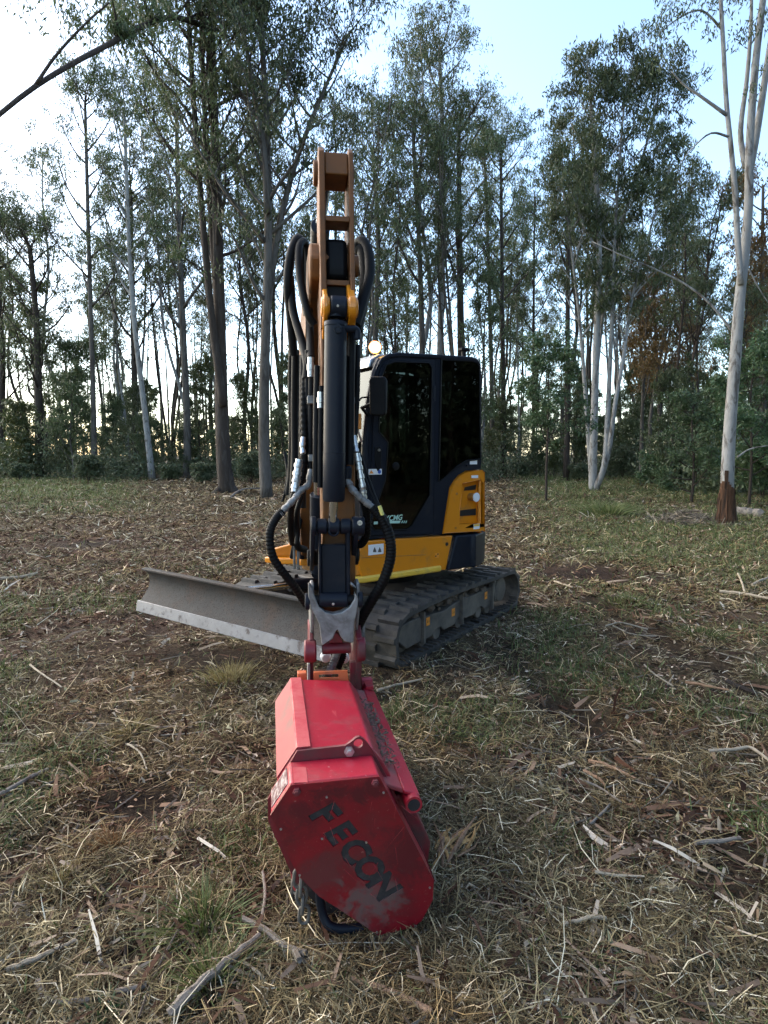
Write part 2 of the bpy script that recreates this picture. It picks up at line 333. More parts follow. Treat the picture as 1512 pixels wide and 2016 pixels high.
def hgt(x, y):
    d = np.hypot(x, y)
    h = (vnoise(x * 0.5, y * 0.5, 1) - 0.5) * 0.08 * np.clip((d - 6) / 8, 0.1, 2.0)
    h += (vnoise(x * 2.2, y * 2.2, 2) - 0.5) * 0.035 + (vnoise(x * 6, y * 6, 3) - 0.5) * 0.03 + (vnoise(x * 15, y * 15, 4) - 0.5) * 0.014
    h -= soil_shade_mask(x, y) * 0.02
    for q in RUTS:
        s = seg_dist(x, y, q); h += 0.025 * np.exp(-((s - 0.28) / 0.12) ** 2) - 0.025 * np.exp(-(s / 0.16) ** 2)
    # pressed flat where the machine and its head stand
    m = np.exp(-(np.maximum(np.hypot(x - 0.0, y - 5.8) - 1.3, 0) / 0.4) ** 2)
    m2 = np.exp(-(np.maximum(np.hypot(x + 0.1, y - 2.15) - 0.35, 0) / 0.25) ** 2); m = np.maximum(m, m2)
    return h * (1 - 0.85 * m) - 0.012 * m
def ground_mat():
    m, n, l, b = new_mat('mulched_ground')
    tc = n.new('ShaderNodeTexCoord'); P = tc.outputs['Object']
    at = n.new('ShaderNodeAttribute'); at.attribute_name = 'zone'; sp = n.new('ShaderNodeSeparateColor'); l.new(at.outputs['Color'], sp.inputs[0])
    f1 = noise(n, l, 3.0, 8, 0.7, P); f2 = noise(n, l, 38, 6, 0.7, P); f3 = noise(n, l, 120, 3, 0.7, P)
    r1 = ramp(n, [(0.36, (0.018, 0.012, 0.008)), (0.52, (0.050, 0.034, 0.022)), (0.68, (0.15, 0.112, 0.070))]); l.new(f2, r1.inputs[0])
    r2 = ramp(n, [(0.3, (0.055, 0.035, 0.023)), (0.6, (0.15, 0.112, 0.066))]); l.new(f1, r2.inputs[0])
    c = mixc(n, l, 0.4, r1.outputs[0], r2.outputs[0])
    rd = ramp(n, [(0.35, (0.052, 0.026, 0.018)), (0.65, (0.18, 0.100, 0.070))]); l.new(f2, rd.inputs[0])
    c = mixc(n, l, sp.outputs[2], c, rd.outputs[0])
    gr = ramp(n, [(0.3, (0.045, 0.055, 0.020)), (0.5, (0.095, 0.110, 0.042)), (0.72, (0.17, 0.175, 0.082))]); l.new(f2, gr.inputs[0])
    c = mixc(n, l, sp.outputs[1], c, gr.outputs[0])
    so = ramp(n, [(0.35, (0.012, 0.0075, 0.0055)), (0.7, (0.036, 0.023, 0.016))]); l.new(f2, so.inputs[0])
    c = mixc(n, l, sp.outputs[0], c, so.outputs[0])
    fl = ramp(n, [(0.64, (0, 0, 0)), (0.70, (1, 1, 1))]); l.new(f3, fl.inputs[0])
    inv = n.new('ShaderNodeMath'); inv.operation = 'MULTIPLY'; l.new(fl.outputs[0], inv.inputs[0]); inv.inputs[1].default_value = 0.55
    c = mixc(n, l, inv.outputs[0], c, (0.27, 0.225, 0.165))
    l.new(c, b.inputs['Base Color']); b.inputs['Roughness'].default_value = 0.95; b.inputs['Specular IOR Level'].default_value = 0.1
    bp = n.new('ShaderNodeBump'); bp.inputs['Strength'].default_value = 0.9; bp.inputs['Distance'].default_value = 0.03
    l.new(f2, bp.inputs['Height']); l.new(bp.outputs[0], b.inputs['Normal']); return m
def axis(a, b, step0, grow):
    out = [0.0]; s = step0
    while out[-1] < b: out.append(out[-1] + s); s *= grow
    return np.array(out)
ys = np.concatenate([-axis(0, 300, 0.1, 1.35)[::-1][:-1], axis(0, 420, 0.045, 1.0125)])
xp = axis(0, 420, 0.05, 1.016); xs = np.concatenate([-xp[::-1][:-1], xp])
GX, GY = np.meshgrid(xs, ys); gz = hgt(GX, GY)
gV = np.stack([GX.ravel(), GY.ravel(), gz.ravel()], 1); nx, ny = len(xs), len(ys)
ii = (np.arange(ny - 1)[:, None] * nx + np.arange(nx - 1)[None, :]).ravel()
gme = np_mesh('ground', gV, np.stack([ii, ii + 1, ii + nx + 1, ii + nx], 1), [ground_mat()], smooth=True)
ca = gme.color_attributes.new('zone', 'FLOAT_COLOR', 'POINT')
zc = np.stack([soil_shade_mask(GX, GY).ravel(), green_mask(GX, GY).ravel(), red_mask(GX, GY).ravel(), np.ones(nx * ny)], 1)
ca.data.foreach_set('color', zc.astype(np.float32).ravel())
tag(link('ground', gme), 'mulched clearing floor of brown litter, bare soil and grass', kind='structure')

# ------------------------------------------------------------------ trees
class Tree:
    def __init__(s, seed): s.r = np.random.default_rng(seed); s.w = MB(); s.cl = []
    def stem(s, pts, r0, r1, n=8, sub=4, wob=0.0):
        P = catmull(pts, sub)
        if wob: P = [p + s.r.normal(0, wob, 3) * np.array([1, 1, 0.2]) for p in P]
        R = [r0 + (r1 - r0) * (i / (len(P) - 1)) ** 0.9 for i in range(len(P))]
        s.w.tube(P, R, n); return P, R
    def at(s, PR, t):
        P, R = PR; k = t * (len(P) - 1); i = min(int(k), len(P) - 2); f = k - i
        d = P[i + 1] - P[i]; return P[i] * (1 - f) + P[i + 1] * f, d / (np.linalg.norm(d) + 1e-9), R[i] * (1 - f) + R[i + 1] * f
    def limbs(s, PR, t0, t1, count, L, up=(0.75, 1.3), sub=4, leaves=55, rad=0.5, droop=0.0, flat=0.75, az0=None, twig=0.35, tipfade=0.5):
        """limbs that leave a stem, each with side twigs and clumps of leaves near their ends"""
        a = s.r.uniform(0, 6.28) if az0 is None else az0
        for k in range(count):
            t = t0 + (t1 - t0) * ((k + s.r.uniform(0.1, 0.9)) / count)
            p, d, rr = s.at(PR, t); a += 2.4 + s.r.normal(0, 0.5)
            ln = L * s.r.uniform(0.65, 1.2) * (1 - tipfade * ((t - t0) / (t1 - t0 + 1e-6)))
            out = np.array([math.cos(a), math.sin(a), 0]); u = s.r.uniform(*up)
            dr = out + np.array([0, 0, u]); dr /= np.linalg.norm(dr)
            pts = [p]; q = p.copy(); v = dr.copy()
            for j in range(4):
                q = q + v * ln / 4; pts.append(q.copy())
                v = v + np.array([0, 0, 0.16 - droop]) + s.r.normal(0, 0.13, 3); v /= np.linalg.norm(v)
            r0 = min(rr * 0.62, 0.014 + 0.020 * ln); B = s.stem(pts, r0, r0 * 0.25, 4, 2)
            s.cl.append((pts[-1], rad * 0.9, leaves))
            for j in range(sub):
                tt = s.r.uniform(0.35, 0.98); pp, dd, r2 = s.at(B, tt)
                w = dd * 0.7 + s.r.normal(0, 0.6, 3) + np.array([0, 0, 0.25 - droop]); w /= np.linalg.norm(w)
                l2 = ln * twig * s.r.uniform(0.6, 1.2); e = pp + w * l2; mid = (pp + e) / 2 + s.r.normal(0, 0.05, 3) * l2
                s.w.tube([pp, mid, e], [max(r2 * 0.7, 0.012), 0.012, 0.006], 3, False)
                s.cl.append((e, rad * s.r.uniform(0.6, 1.15), int(leaves * s.r.uniform(0.5, 1.2))))
    def leafmesh(s, name, mat, ln=0.22, wd=0.05, flat=0.75, hang=0.8, origin=None):
        pos = []; 
        for c, r, k in s.cl:
            g = s.r.normal(0, 1, (max(k, 1), 3)); g /= np.linalg.norm(g, axis=1)[:, None]; g *= (s.r.random((len(g), 1)) ** 0.45) * r
            g[:, 2] *= flat; g[:, 2] -= 0.1 * r; pos.append(np.asarray(c) + g)
        P = np.concatenate(pos)
        if origin is not None: P = P - np.asarray(origin)
        V, F = leaves(s.r, P, ln, wd, hang); return np_mesh(name, V, F, [mat])
    def woodmesh(s, name, mat, origin=None):
        o = np.zeros(3) if origin is None else np.asarray(origin)
        me = bpy.data.meshes.new(name); me.from_pydata([tuple(np.array(v) - o) for v in s.w.v], [], s.w.f); me.update()
        me.polygons.foreach_set('use_smooth', [True] * len(me.polygons)); me.materials.append(mat); return me
def leaves(r, P, ln, wd, hang):
    n = len(P); ax = r.normal(0, 1, (n, 3)); ax /= np.linalg.norm(ax, axis=1)[:, None]; ax *= (1 - hang * 0.62); ax[:, 2] -= hang * 0.75
    ax /= np.linalg.norm(ax, axis=1)[:, None]; sd = np.cross(ax, r.normal(0, 1, (n, 3))); sd /= np.linalg.norm(sd, axis=1)[:, None] + 1e-9
    L = ln * r.uniform(0.6, 1.3, (n, 1)); Wd = wd * r.uniform(0.7, 1.3, (n, 1))
    a = P - ax * L * 0.5; b = P + ax * L * 0.5; m1 = P - ax * L * 0.08 + sd * Wd * 0.5; m2 = P - ax * L * 0.08 - sd * Wd * 0.5
    V = np.stack([a, m1, b, m2], 1).reshape(-1, 3); return V, np.arange(4 * n).reshape(n, 4)
def finish_tree(T, base, label, leaf='leaf', bk='bark_grey', name='gum_tree', group=None, cat='tree', **kw):
    o = thing(name, label, cat, tuple(base), group)
    link('trunk', T.woodmesh('trunk', M[bk], base), o)
    if T.cl: link('crown', T.leafmesh('crown', M[leaf], origin=base, **kw), o)
    return o
def px_stem(pts, Y, base=None, top=None, jit=0.15, r=None):
    """a trunk through picture points, at the distance where it stands"""
    r = r or rng; P = [W(x, y, Y + (0 if i == 0 else r.normal(0, jit))) for i, (x, y) in enumerate(pts)]
    if base is not None: P[0] = np.array([base[0], base[1], -0.1])
    if top is not None:
        d = P[-1] - P[-2]; d = d / d[2]; P.append(P[-1] + d * max(top - P[-1][2], 0.5) * np.array([0.7, 0.7, 1]))
    return P

# --- the trees one can tell apart
b = G(447, 972); Y = b[1]; T = Tree(101)
s1 = T.stem(px_stem([(447, 972), (440, 900), (436, 780), (432, 600), (427, 400), (420, 180), (414, 0)], Y, b, 25), 0.35, 0.09, 12)
s2 = T.stem(px_stem([(440, 800), (425, 690), (410, 560), (395, 380), (378, 150), (370, 0)], Y - 0.2, None, 24), 0.18, 0.06, 8)
s3 = T.stem(px_stem([(438, 770), (428, 600), (415, 420), (402, 200), (395, 0)], Y + 0.3, None, 24), 0.17, 0.06, 8)
T.stem([b + np.array([-0.55, -0.3, -0.1]), b + np.array([-0.2, -0.12, 0.25]), b + np.array([-0.05, 0, 0.9])], 0.16, 0.2, 6)
T.stem([b + np.array([0.6, -0.2, -0.1]), b + np.array([0.22, -0.1, 0.25]), b + np.array([0.05, 0, 0.9])], 0.16, 0.2, 6)
for s in (s1, s2, s3): T.limbs(s, 0.47, 1.0, 18, 4.6, sub=9, leaves=62, rad=0.6, twig=0.45)
T.limbs(s1, 0.45, 0.62, 4, 3.2, up=(0.2, 0.6), sub=4, leaves=40, rad=0.5, droop=0.2)
# its long bare limbs that hang out to the left
l1 = T.stem([W(425, 60, Y), W(330, 35, Y - 3), W(200, 95, Y - 6), W(70, 170, Y - 8), W(-60, 275, Y - 9)], 0.10, 0.05, 7)
T.stem([W(70, 168, Y - 8), W(110, 110, Y - 8), W(165, 50, Y - 8), W(215, 5, Y - 8)], 0.05, 0.02, 5)
T.limbs(l1, 0.02, 0.5, 12, 2.4, sub=7, leaves=60, rad=0.5, droop=0.15)
for cx, cy, r_ in ((120, 15, .8), (200, 30, .9), (280, 20, 1.0), (160, 60, .6), (330, 60, .9), (100, -20, .8), (250, 80, .6)):
    for q in range(8): T.cl.append((W(cx, cy, Y - 5) + rng.normal(0, r_ * .7, 3), .4, 26))
finish_tree(T, b, 'stout dark trunk forking into three tall stems, left of the excavator boom', bk='bark_dark')

b = G(525, 978); Y = b[1]; T = Tree(102)
s1 = T.stem(px_stem([(525, 978), (520, 880), (521, 720), (527, 560), (528, 380), (522, 200), (512, 0)], Y, b, 23), 0.25, 0.06, 10)
s2 = T.stem(px_stem([(522, 640), (540, 500), (565, 380), (600, 270), (650, 150), (690, 60)], Y + 0.3, None, None), 0.16, 0.04, 8)
s3 = T.stem(px_stem([(526, 420), (520, 300), (500, 180), (480, 60), (470, -40)], Y - 0.3, None, None), 0.12, 0.05, 7)
T.limbs(s1, 0.38, 1.0, 22, 4.2, sub=9, leaves=60, rad=0.6, twig=0.45); T.limbs(s2, 0.3, 1.0, 14, 3.2, sub=8, leaves=52, rad=0.55, twig=0.45); T.limbs(s3, 0.35, 1, 12, 3.2, sub=8, leaves=52, rad=0.55)
finish_tree(T, b, 'grey gum trunk just left of the excavator, forking right halfway up', bk='bark_grey')

b = G(1430, 1030); Y = b[1]; T = Tree(103)
s1 = T.stem(px_stem([(1428, 1030), (1432, 940), (1437, 840), (1448, 700), (1456, 590), (1466, 500), (1474, 400), (1476, 280), (1488, 120), (1502, 0)], Y, b, 14.5, 0.03), 0.155, 0.055, 14)
s2 = T.stem(px_stem([(1459, 560), (1452, 470), (1448, 390), (1440, 300), (1430, 200), (1424, 90), (1418, -20)], Y - 0.15, None, 13, 0.05), 0.07, 0.035, 9)
s3 = T.stem(px_stem([(1475, 340), (1490, 260), (1510, 130), (1530, 0)], Y + 0.2, None, 13, 0.05), 0.09, 0.05, 8)
s4 = T.stem(px_stem([(1468, 330), (1458, 260), (1470, 160), (1478, 60), (1480, -30)], Y + 0.5, None, None, 0.05), 0.07, 0.03, 7)
T.stem(px_stem([(1444, 655), (1400, 600), (1350, 560), (1290, 530), (1230, 505), (1165, 475)], Y + 0.2, None, None, 0.1), 0.034, 0.008, 6)
T.stem(px_stem([(1430, 226), (1380, 190), (1345, 165), (1322, 140)], Y - 0.15, None, None, 0.05), 0.04, 0.012, 6)
T.stem(px_stem([(1437, 270), (1400, 262), (1365, 290), (1340, 320)], Y - 0.15, None, None, 0.05), 0.03, 0.008, 5)
T.stem(px_stem([(1452, 900), (1475, 885), (1512, 878), (1560, 880)], Y + 0.1, None, None, 0.05), 0.022, 0.012, 5)
T.stem(px_stem([(1470, 520), (1490, 560), (1515, 600)], Y + 0.1, None, None, 0.05), 0.02, 0.008, 5)
for cx, cy, r_, k in ((1290, 60, .35, 150), (1320, 25, .4, 200), (1300, 120, .3, 80), (1370, 20, .4, 120), (1400, 60, .22, 50), (1460, 70, .35, 110), (1500, 40, .35, 120), (1440, -20, .6, 200), (1500, 130, .25, 50), (1330, -30, .5, 200), (1480, 180, .25, 40)):
    T.cl.append((W(cx, cy, Y - 0.1), r_, k))
T.stem(px_stem([(1424, 60), (1380, 20), (1330, 40), (1295, 70)], Y, None, None, 0.05), 0.03, 0.008, 5)
T.limbs(s1, 0.9, 1.0, 5, 1.6, leaves=60, rad=0.4); T.limbs(s2, 0.85, 1.0, 4, 1.4, leaves=60, rad=0.4)
nt = finish_tree(T, b, 'pale smooth gum with torn red-brown bark at its foot, nearest tree at right', bk='bark_pale', ln=0.13, wd=0.028)
sl = MB(); rs = np.random.default_rng(4); SP, SR = np.array(s1[0]), np.array(s1[1])
def trunk_at(z): return np.array([np.interp(z, SP[:, 2], SP[:, 0]), np.interp(z, SP[:, 2], SP[:, 1]), z]), float(np.interp(z, SP[:, 2], SR))
for k in range(44):      # loose bark hanging round the foot
    a = k / 44 * 6.28 + rs.uniform(-.1, .1); top = rs.uniform(0.55, 1.3) * (0.8 + 0.3 * math.sin(a * 2)); wd = rs.uniform(0.035, 0.065); curl = rs.uniform(0.0, 0.05)
    vs = []
    for z in np.linspace(-0.08, top, 7):
        c_, r_ = trunk_at(z); rr = r_ + 0.012 + 0.010 * (k % 3) + 0.04 * max(0, 0.8 - z) + 0.12 * max(0, 0.3 - z) + curl * max(0, (z - top + 0.25) / 0.25) * 0.6
        for da in (-wd / r_ / 2 * 1.1, wd / r_ / 2 * 1.1): vs.append(c_ + np.array([rr * math.cos(a + da), rr * math.sin(a + da), 0]))
    sl.add(vs, [(2 * i, 2 * i + 1, 2 * i + 3, 2 * i + 2) for i in range(6)])
Zs = [-0.1, 0.05, 0.25, 0.5, 0.8, 0.86]; sl.tube([trunk_at(z)[0] for z in Zs], [trunk_at(z)[1] + e for z, e in zip(Zs, (0.11, 0.065, 0.035, 0.018, 0.010, -0.01))], 16)
sl.build('loose_bark', M['bark_red'], nt, smooth=False)

b = G(1168, 968); Y = b[1]; T = Tree(104)
st = [T.stem(px_stem([(1168, 968), (1168, 900), (1172, 760), (1176, 620), (1180, 480), (1172, 330), (1165, 240)], Y, b, 17), 0.20, 0.05, 9),
      T.stem(px_stem([(1170, 960), (1190, 915), (1196, 820), (1200, 740), (1206, 600), (1212, 440), (1225, 250), (1235, 150)], Y - 0.3, b, None), 0.15, 0.03, 8),
      T.stem(px_stem([(1170, 960), (1196, 900), (1212, 790), (1228, 700), (1242, 600), (1275, 470), (1320, 330)], Y - 0.5, b, None), 0.13, 0.03, 8),
      T.stem(px_stem([(1168, 950), (1160, 880), (1150, 740), (1140, 620), (1122, 470), (1105, 350)], Y + 0.5, b, None), 0.13, 0.03, 8),
      T.stem(px_stem([(1172, 760), (1190, 600), (1230, 420), (1280, 260), (1300, 170)], Y + 0.4, None, None), 0.09, 0.03, 7)]
for s in st: T.limbs(s, 0.5, 1.0, 13, 3.0, up=(0.8, 1.6), sub=8, leaves=55, rad=0.5)
T.limbs(st[0], 0.4, 0.6, 3, 1.6, sub=4, leaves=40, rad=0.4)
for cx, cy, r_, k in ((1200, 120, 1.1, 520), (1130, 170, 0.9, 360), (1270, 150, 0.8, 300), (1090, 230, 0.7, 220), (1160, 280, 0.8, 260), (1330, 230, 0.5, 130), (1370, 380, 0.6, 160), (1330, 450, 0.6, 160), (1230, 430, 0.8, 260), (1140, 400, 0.9, 320), (1300, 320, 0.6, 140)):
    for q in range(12): T.cl.append((W(cx, cy, Y) + rng.normal(0, r_ * 0.75, 3), r_ * 0.45, k // 5))
finish_tree(T, b, 'white-barked gum of several stems springing from one foot, right of the cab', bk='bark_pale')

b = G(1075, 988); Y = b[1]; T = Tree(105)
s1 = T.stem(px_stem([(1075, 988), (1076, 920), (1079, 840), (1080, 760), (1082, 700)], Y, b, None, 0.02), 0.05, 0.015, 7)
T.limbs(s1, 0.36, 1.0, 22, 1.45, up=(0.3, 0.9), sub=8, leaves=48, rad=0.28, tipfade=0.3)
finish_tree(T, b, 'slim leafy sapling standing alone on the grass right of the excavator', 'leaf_green', 'bark_dark', 'sapling', ln=0.14, wd=0.045, hang=0.5)
b = G(1360, 992); Y = b[1]; T = Tree(106)
s1 = T.stem(px_stem([(1358, 992), (1365, 950), (1366, 890), (1362, 830), (1368, 790)], Y, b, None, 0.02), 0.055, 0.02, 7)
T.limbs(s1, 0.15, 1.0, 22, 1.2, up=(0.0, 0.8), sub=8, leaves=52, rad=0.26, tipfade=0.4)
finish_tree(T, b, 'bushy bright green young tree beside the pale gum at right', 'leaf_green', 'bark_dark', 'young_tree', ln=0.12, wd=0.035, hang=0.4)
b = G(1474, 1000); Y = b[1]; T = Tree(107)
s1 = T.stem(px_stem([(1474, 1000), (1480, 900), (1478, 780), (1490, 690)], Y, b, None, 0.02), 0.05, 0.02, 7)
T.limbs(s1, 0.2, 1.0, 20, 1.4, up=(0.1, 0.9), sub=8, leaves=55, rad=0.32, tipfade=0.4)
finish_tree(T, b, 'green young tree behind the pale gum at the right edge', 'leaf_green', 'bark_dark', 'young_tree', ln=0.14, wd=0.04, hang=0.4)

def px_tree(seed, base_px, pts, top, r0, label, bk, leaf='leaf', start=0.5, n=12, L=3.0, lv=80, rad=0.55, name='gum_tree', sub=8, **kw):
    b = G(*base_px); T = Tree(seed)
    s1 = T.stem(px_stem([base_px] + pts, b[1], b, top, 0.1), r0, r0 * 0.3, 8)
    kw.setdefault('ln', 0.24); kw.setdefault('wd', 0.055)
    T.limbs(s1, start * 0.85, 1.0, int(n * 1.5), L * 1.15, sub=sub, leaves=int(lv * 0.55), rad=rad * 0.95, twig=0.45); return finish_tree(T, b, label, leaf, bk, name, **kw), T, s1
px_tree(110, (300, 945), [(285, 810), (263, 620), (252, 430), (246, 250)], 19, 0.22, 'pale trunk leaning left at the clearing edge, left of the stout dark trunk', 'bark_pale', start=0.5, n=13, L=3.4)
px_tree(111, (368, 942), [(368, 820), (360, 640), (352, 430), (348, 250)], 22, 0.29, 'thick grey trunk directly left of the stout forked dark trunk', 'bark_grey', start=0.45, n=15, L=4.2)
px_tree(112, (268, 938), [(266, 800), (262, 640), (258, 420)], 20, 0.30, 'broad dark trunk behind the pale leaning trunk', 'bark_dark', start=0.4, n=14, L=4.0)
px_tree(113, (78, 938), [(76, 800), (72, 640), (60, 500)], 15, 0.34, 'dark spreading tree near the left edge at the clearing border', 'bark_dark', start=0.3, n=16, L=4.2, lv=90, rad=0.8)
px_tree(114, (4, 935), [(3, 820), (5, 700), (-10, 480)], 17, 0.32, 'dark trunk cut by the left picture edge', 'bark_dark', start=0.35, n=14, L=4.0, lv=90, rad=0.75)
px_tree(115, (140, 935), [(142, 840), (150, 740)], 9, 0.2, 'low dark bushy tree at the left clearing edge', 'bark_dark', start=0.2, n=16, L=2.6, lv=110, rad=0.7)
px_tree(128, (185, 944), [(184, 800), (178, 600), (172, 380), (168, 220)], 22, 0.2, 'slim grey trunk between the low bushy tree and the broad dark trunk', 'bark_grey', start=0.45, n=15, L=3.8)
px_tree(129, (1262, 950), [(1264, 820), (1270, 690)], 10.5, 0.13, 'small rust-tinged tree just right of the white multi-stemmed gum', 'bark_grey', 'leaf_rust', start=0.45, n=13, L=2.0, lv=80)
px_tree(116, (992, 938), [(991, 800), (989, 600), (987, 400)], 23, 0.23, 'straight black trunk first to the right of the cab', 'bark_dark', start=0.55, n=14, L=3.6)
px_tree(117, (1052, 935), [(1050, 800), (1051, 560)], 21, 0.17, 'thin dark straight trunk between the black trunk and the sapling', 'bark_dark', start=0.5, n=12, L=3.0)
px_tree(118, (1115, 945), [(1117, 800), (1118, 560), (1120, 400)], 19, 0.21, 'dark trunk behind the sapling, left of the white multi-stemmed gum', 'bark_dark', start=0.5, n=12, L=3.2)
px_tree(119, (1022, 928), [(1021, 800), (1018, 640)], 18, 0.13, 'thin white trunk behind the clearing right of the black trunk', 'bark_pale', start=0.5, n=10, L=2.6)
px_tree(120, (1368, 930), [(1370, 800), (1372, 600)], 13, 0.12, 'thin dark trunk rising out of the bushes left of the pale gum', 'bark_dark', start=0.5, n=9, L=2.2)
px_tree(121, (863, 938), [(866, 720), (870, 500), (872, 300), (866, 120)], 26, 0.28, 'tall pale trunk rising behind the cab roof', 'bark_pale', start=0.45, n=15, L=3.8, lv=100, rad=0.65)
px_tree(122, (910, 938), [(908, 720), (905, 500), (903, 300)], 24, 0.34, 'tall dark trunk rising behind the rear of the cab', 'bark_dark', 'leaf_olive', start=0.45, n=16, L=3.8, lv=120, rad=0.75)
px_tree(123, (835, 940), [(832, 720), (826, 500), (815, 300)], 23, 0.26, 'grey trunk rising behind the middle of the cab', 'bark_grey', start=0.45, n=14, L=3.8, lv=90)
px_tree(124, (740, 940), [(738, 700), (745, 480), (735, 320)], 20, 0.24, 'grey trunk behind the lit work lamp', 'bark_grey', start=0.5, n=12, L=3.4)
px_tree(125, (1300, 946), [(1298, 800), (1290, 640)], 12.5, 0.16, 'rust and yellow leaved tree in the forest right of the white gum', 'bark_grey', 'leaf_rust', start=0.4, n=16, L=2.4, lv=90)
px_tree(126, (1505, 958), [(1502, 760), (1500, 600)], 14.5, 0.2, 'rusty orange leaved tree at the right edge', 'bark_grey', 'leaf_rust', start=0.35, n=18, L=2.6, lv=130)
px_tree(127, (970, 930), [(968, 760), (962, 520), (955, 330)], 24, 0.24, 'tall olive crowned tree behind the cab\'s rear corner', 'bark_grey', 'leaf_olive', start=0.5, n=15, L=4.0, lv=130, rad=0.8)

# --- the rest of the forest: a few kinds, many individuals
def proto(seed, H, r0, stems, start, L, lv, rad, n, sub):
    T = Tree(seed); r = T.r
    for k in range(stems):
        a = r.uniform(0, 6.28); lean = 0.0 if stems == 1 else 0.11
        pts = [np.array([0, 0, -0.2])] + [np.array([math.cos(a) * lean * z + r.normal(0, 0.012 * H), math.sin(a) * lean * z + r.normal(0, 0.012 * H), z]) for z in (H * .2, H * .42, H * .65, H * .85, H)]
        s = T.stem(pts, r0 / (1 if stems == 1 else 1.35), r0 * 0.2, 7, 3)
        T.limbs(s, start, 1.0, n, L, sub=sub, leaves=lv, rad=rad, twig=0.45)
    return T
PRO = []
for seed, H, r0, stems, start, L, lv, rad, n, sub in ((1, 25, .20, 1, .46, 4.0, 30, .55, 24, 8), (2, 21, .15, 1, .42, 3.4, 28, .52, 22, 8), (3, 23, .19, 2, .45, 3.4, 27, .52, 17, 8),
                                                 (4, 17, .12, 1, .42, 2.8, 26, .48, 20, 8), (5, 27, .25, 1, .48, 4.8, 36, .62, 24, 9), (6, 20, .17, 3, .44, 2.8, 24, .5, 14, 7), (7, 12, .10, 1, .22, 2.5, 34, .5, 20, 8),
                                                 (8, 7, .07, 1, .12, 2.0, 40, .45, 20, 8), (9, 5, .05, 2, .10, 1.5, 34, .42, 12, 7)):
    T = proto(200 + seed, H, r0, stems, start, L, lv, rad, n, sub); PRO.append((T.woodmesh('trunk', M['bark_grey']), T.leafmesh('crown', M['leaf'], ln=0.26, wd=0.062), H, stems))
VAR = {}
for bk in ('bark_dark', 'bark_grey', 'bark_pale'):
    for lf in ('leaf', 'leaf_olive'):
        for i, (wm, lm, H, st_) in enumerate(PRO):
            if lf == 'leaf':
                w2 = wm.copy(); w2.materials[0] = M[bk]; VAR[(bk, i)] = w2
for i, (wm, lm, H, st_) in enumerate(PRO):
    l2 = lm.copy(); l2.materials[0] = M['leaf_olive']; VAR[('leaf_olive', i)] = l2; VAR[('leaf', i)] = lm
def max_top(px):      # where the sky stays open above the trees
    return float(np.interp(px, [-300, 0, 70, 115, 145, 1030, 1060, 1180, 1300, 1340, 1420, 1460, 1700], [290, 280, 230, 60, -600, -600, 190, 190, 330, 420, 480, 520, 520]))
def min_dist(px):
    return float(np.interp(px, [-300, 0, 500, 620, 900, 1000, 1200, 1260, 1330, 1700], [34, 37, 37, 32, 32, 40, 40, 34, 24, 20]))
ZONE = [(60, 'at the left picture edge'), (130, 'by the dark spreading left-edge tree'), (230, 'left of the broad dark trunk'), (300, 'by the pale leaning trunk'), (370, 'by the thick grey trunk'), (440, 'by the stout forked trunk'), (530, 'by the grey forking gum'),
        (620, 'left of the boom'), (700, 'behind the boom'), (770, 'behind the lamp'), (850, 'behind the cab door'), (960, 'behind the cab rear'), (1030, 'by the straight black trunk'), (1100, 'behind the lone sapling'), (1180, 'behind the white multi-stemmed gum'),
        (1260, 'right of the white multi-stemmed gum'), (1340, 'left of the bushy young tree'), (1430, 'behind the bushy young tree'), (9999, 'behind the pale gum at right')]
placed = []; tries = 0; nfor = 0
while nfor < 112 and tries < 9000:
    tries += 1
    px = rng.uniform(-90, 1600); d = rng.uniform(0, 1) ** 0.9 * 32 + min_dist(px) + 0.5
    x = (px - 756) / FPX * d * 1.0; y = d
    if any((x - a) ** 2 + (y - b_) ** 2 < (1.5 + 0.010 * d) ** 2 for a, b_ in placed): continue
    tt = max_top(px); el = math.atan((1008 - tt) / FPX) - PITCH; hmax = 1.65 + d * math.tan(el)
    i = int(rng.choice(9, p=[.13, .13, .1, .12, .08, .08, .10, .16, .10])); H = PRO[i][2] * rng.uniform(0.85, 1.15)
    if H > hmax: H = hmax * rng.uniform(0.8, 1.0)
    if H < 3.5: continue
    placed.append((x, y)); nfor += 1
    bk = str(rng.choice(['bark_dark', 'bark_grey', 'bark_pale'], p=[.38, .37, .25])); lf = 'leaf_olive' if rng.random() < 0.22 else 'leaf'
    zn = next(t for lim, t in ZONE if px < lim); kd = {'bark_dark': 'dark', 'bark_grey': 'grey', 'bark_pale': 'pale'}[bk]
    sz = 'bushy young' if i >= 7 else 'short' if H < 12 else 'tall'; dp = 'front row' if d < min_dist(px) + 10 else 'second row' if d < min_dist(px) + 21 else 'far back'
    lab = f'{sz} {kd}-trunked {"olive" if lf == "leaf_olive" else "green"} gum, {dp}, {zn}'
    o = thing('forest_tree', lab, 'tree', (x, y, float(hgt(np.array(x), np.array(y)))), lab + ' (look-alikes)')
    s = H / PRO[i][2]; hs = s * rng.uniform(0.85, 1.1) if s > 0.7 else 0.75 * (0.4 + 0.6 * s) * 1.2
    o.rotation_euler = (0, 0, rng.uniform(0, 6.28)); o.scale = (hs, hs, s)
    link('trunk', VAR[(bk, i)], o); link('crown', VAR[(lf, i)], o)

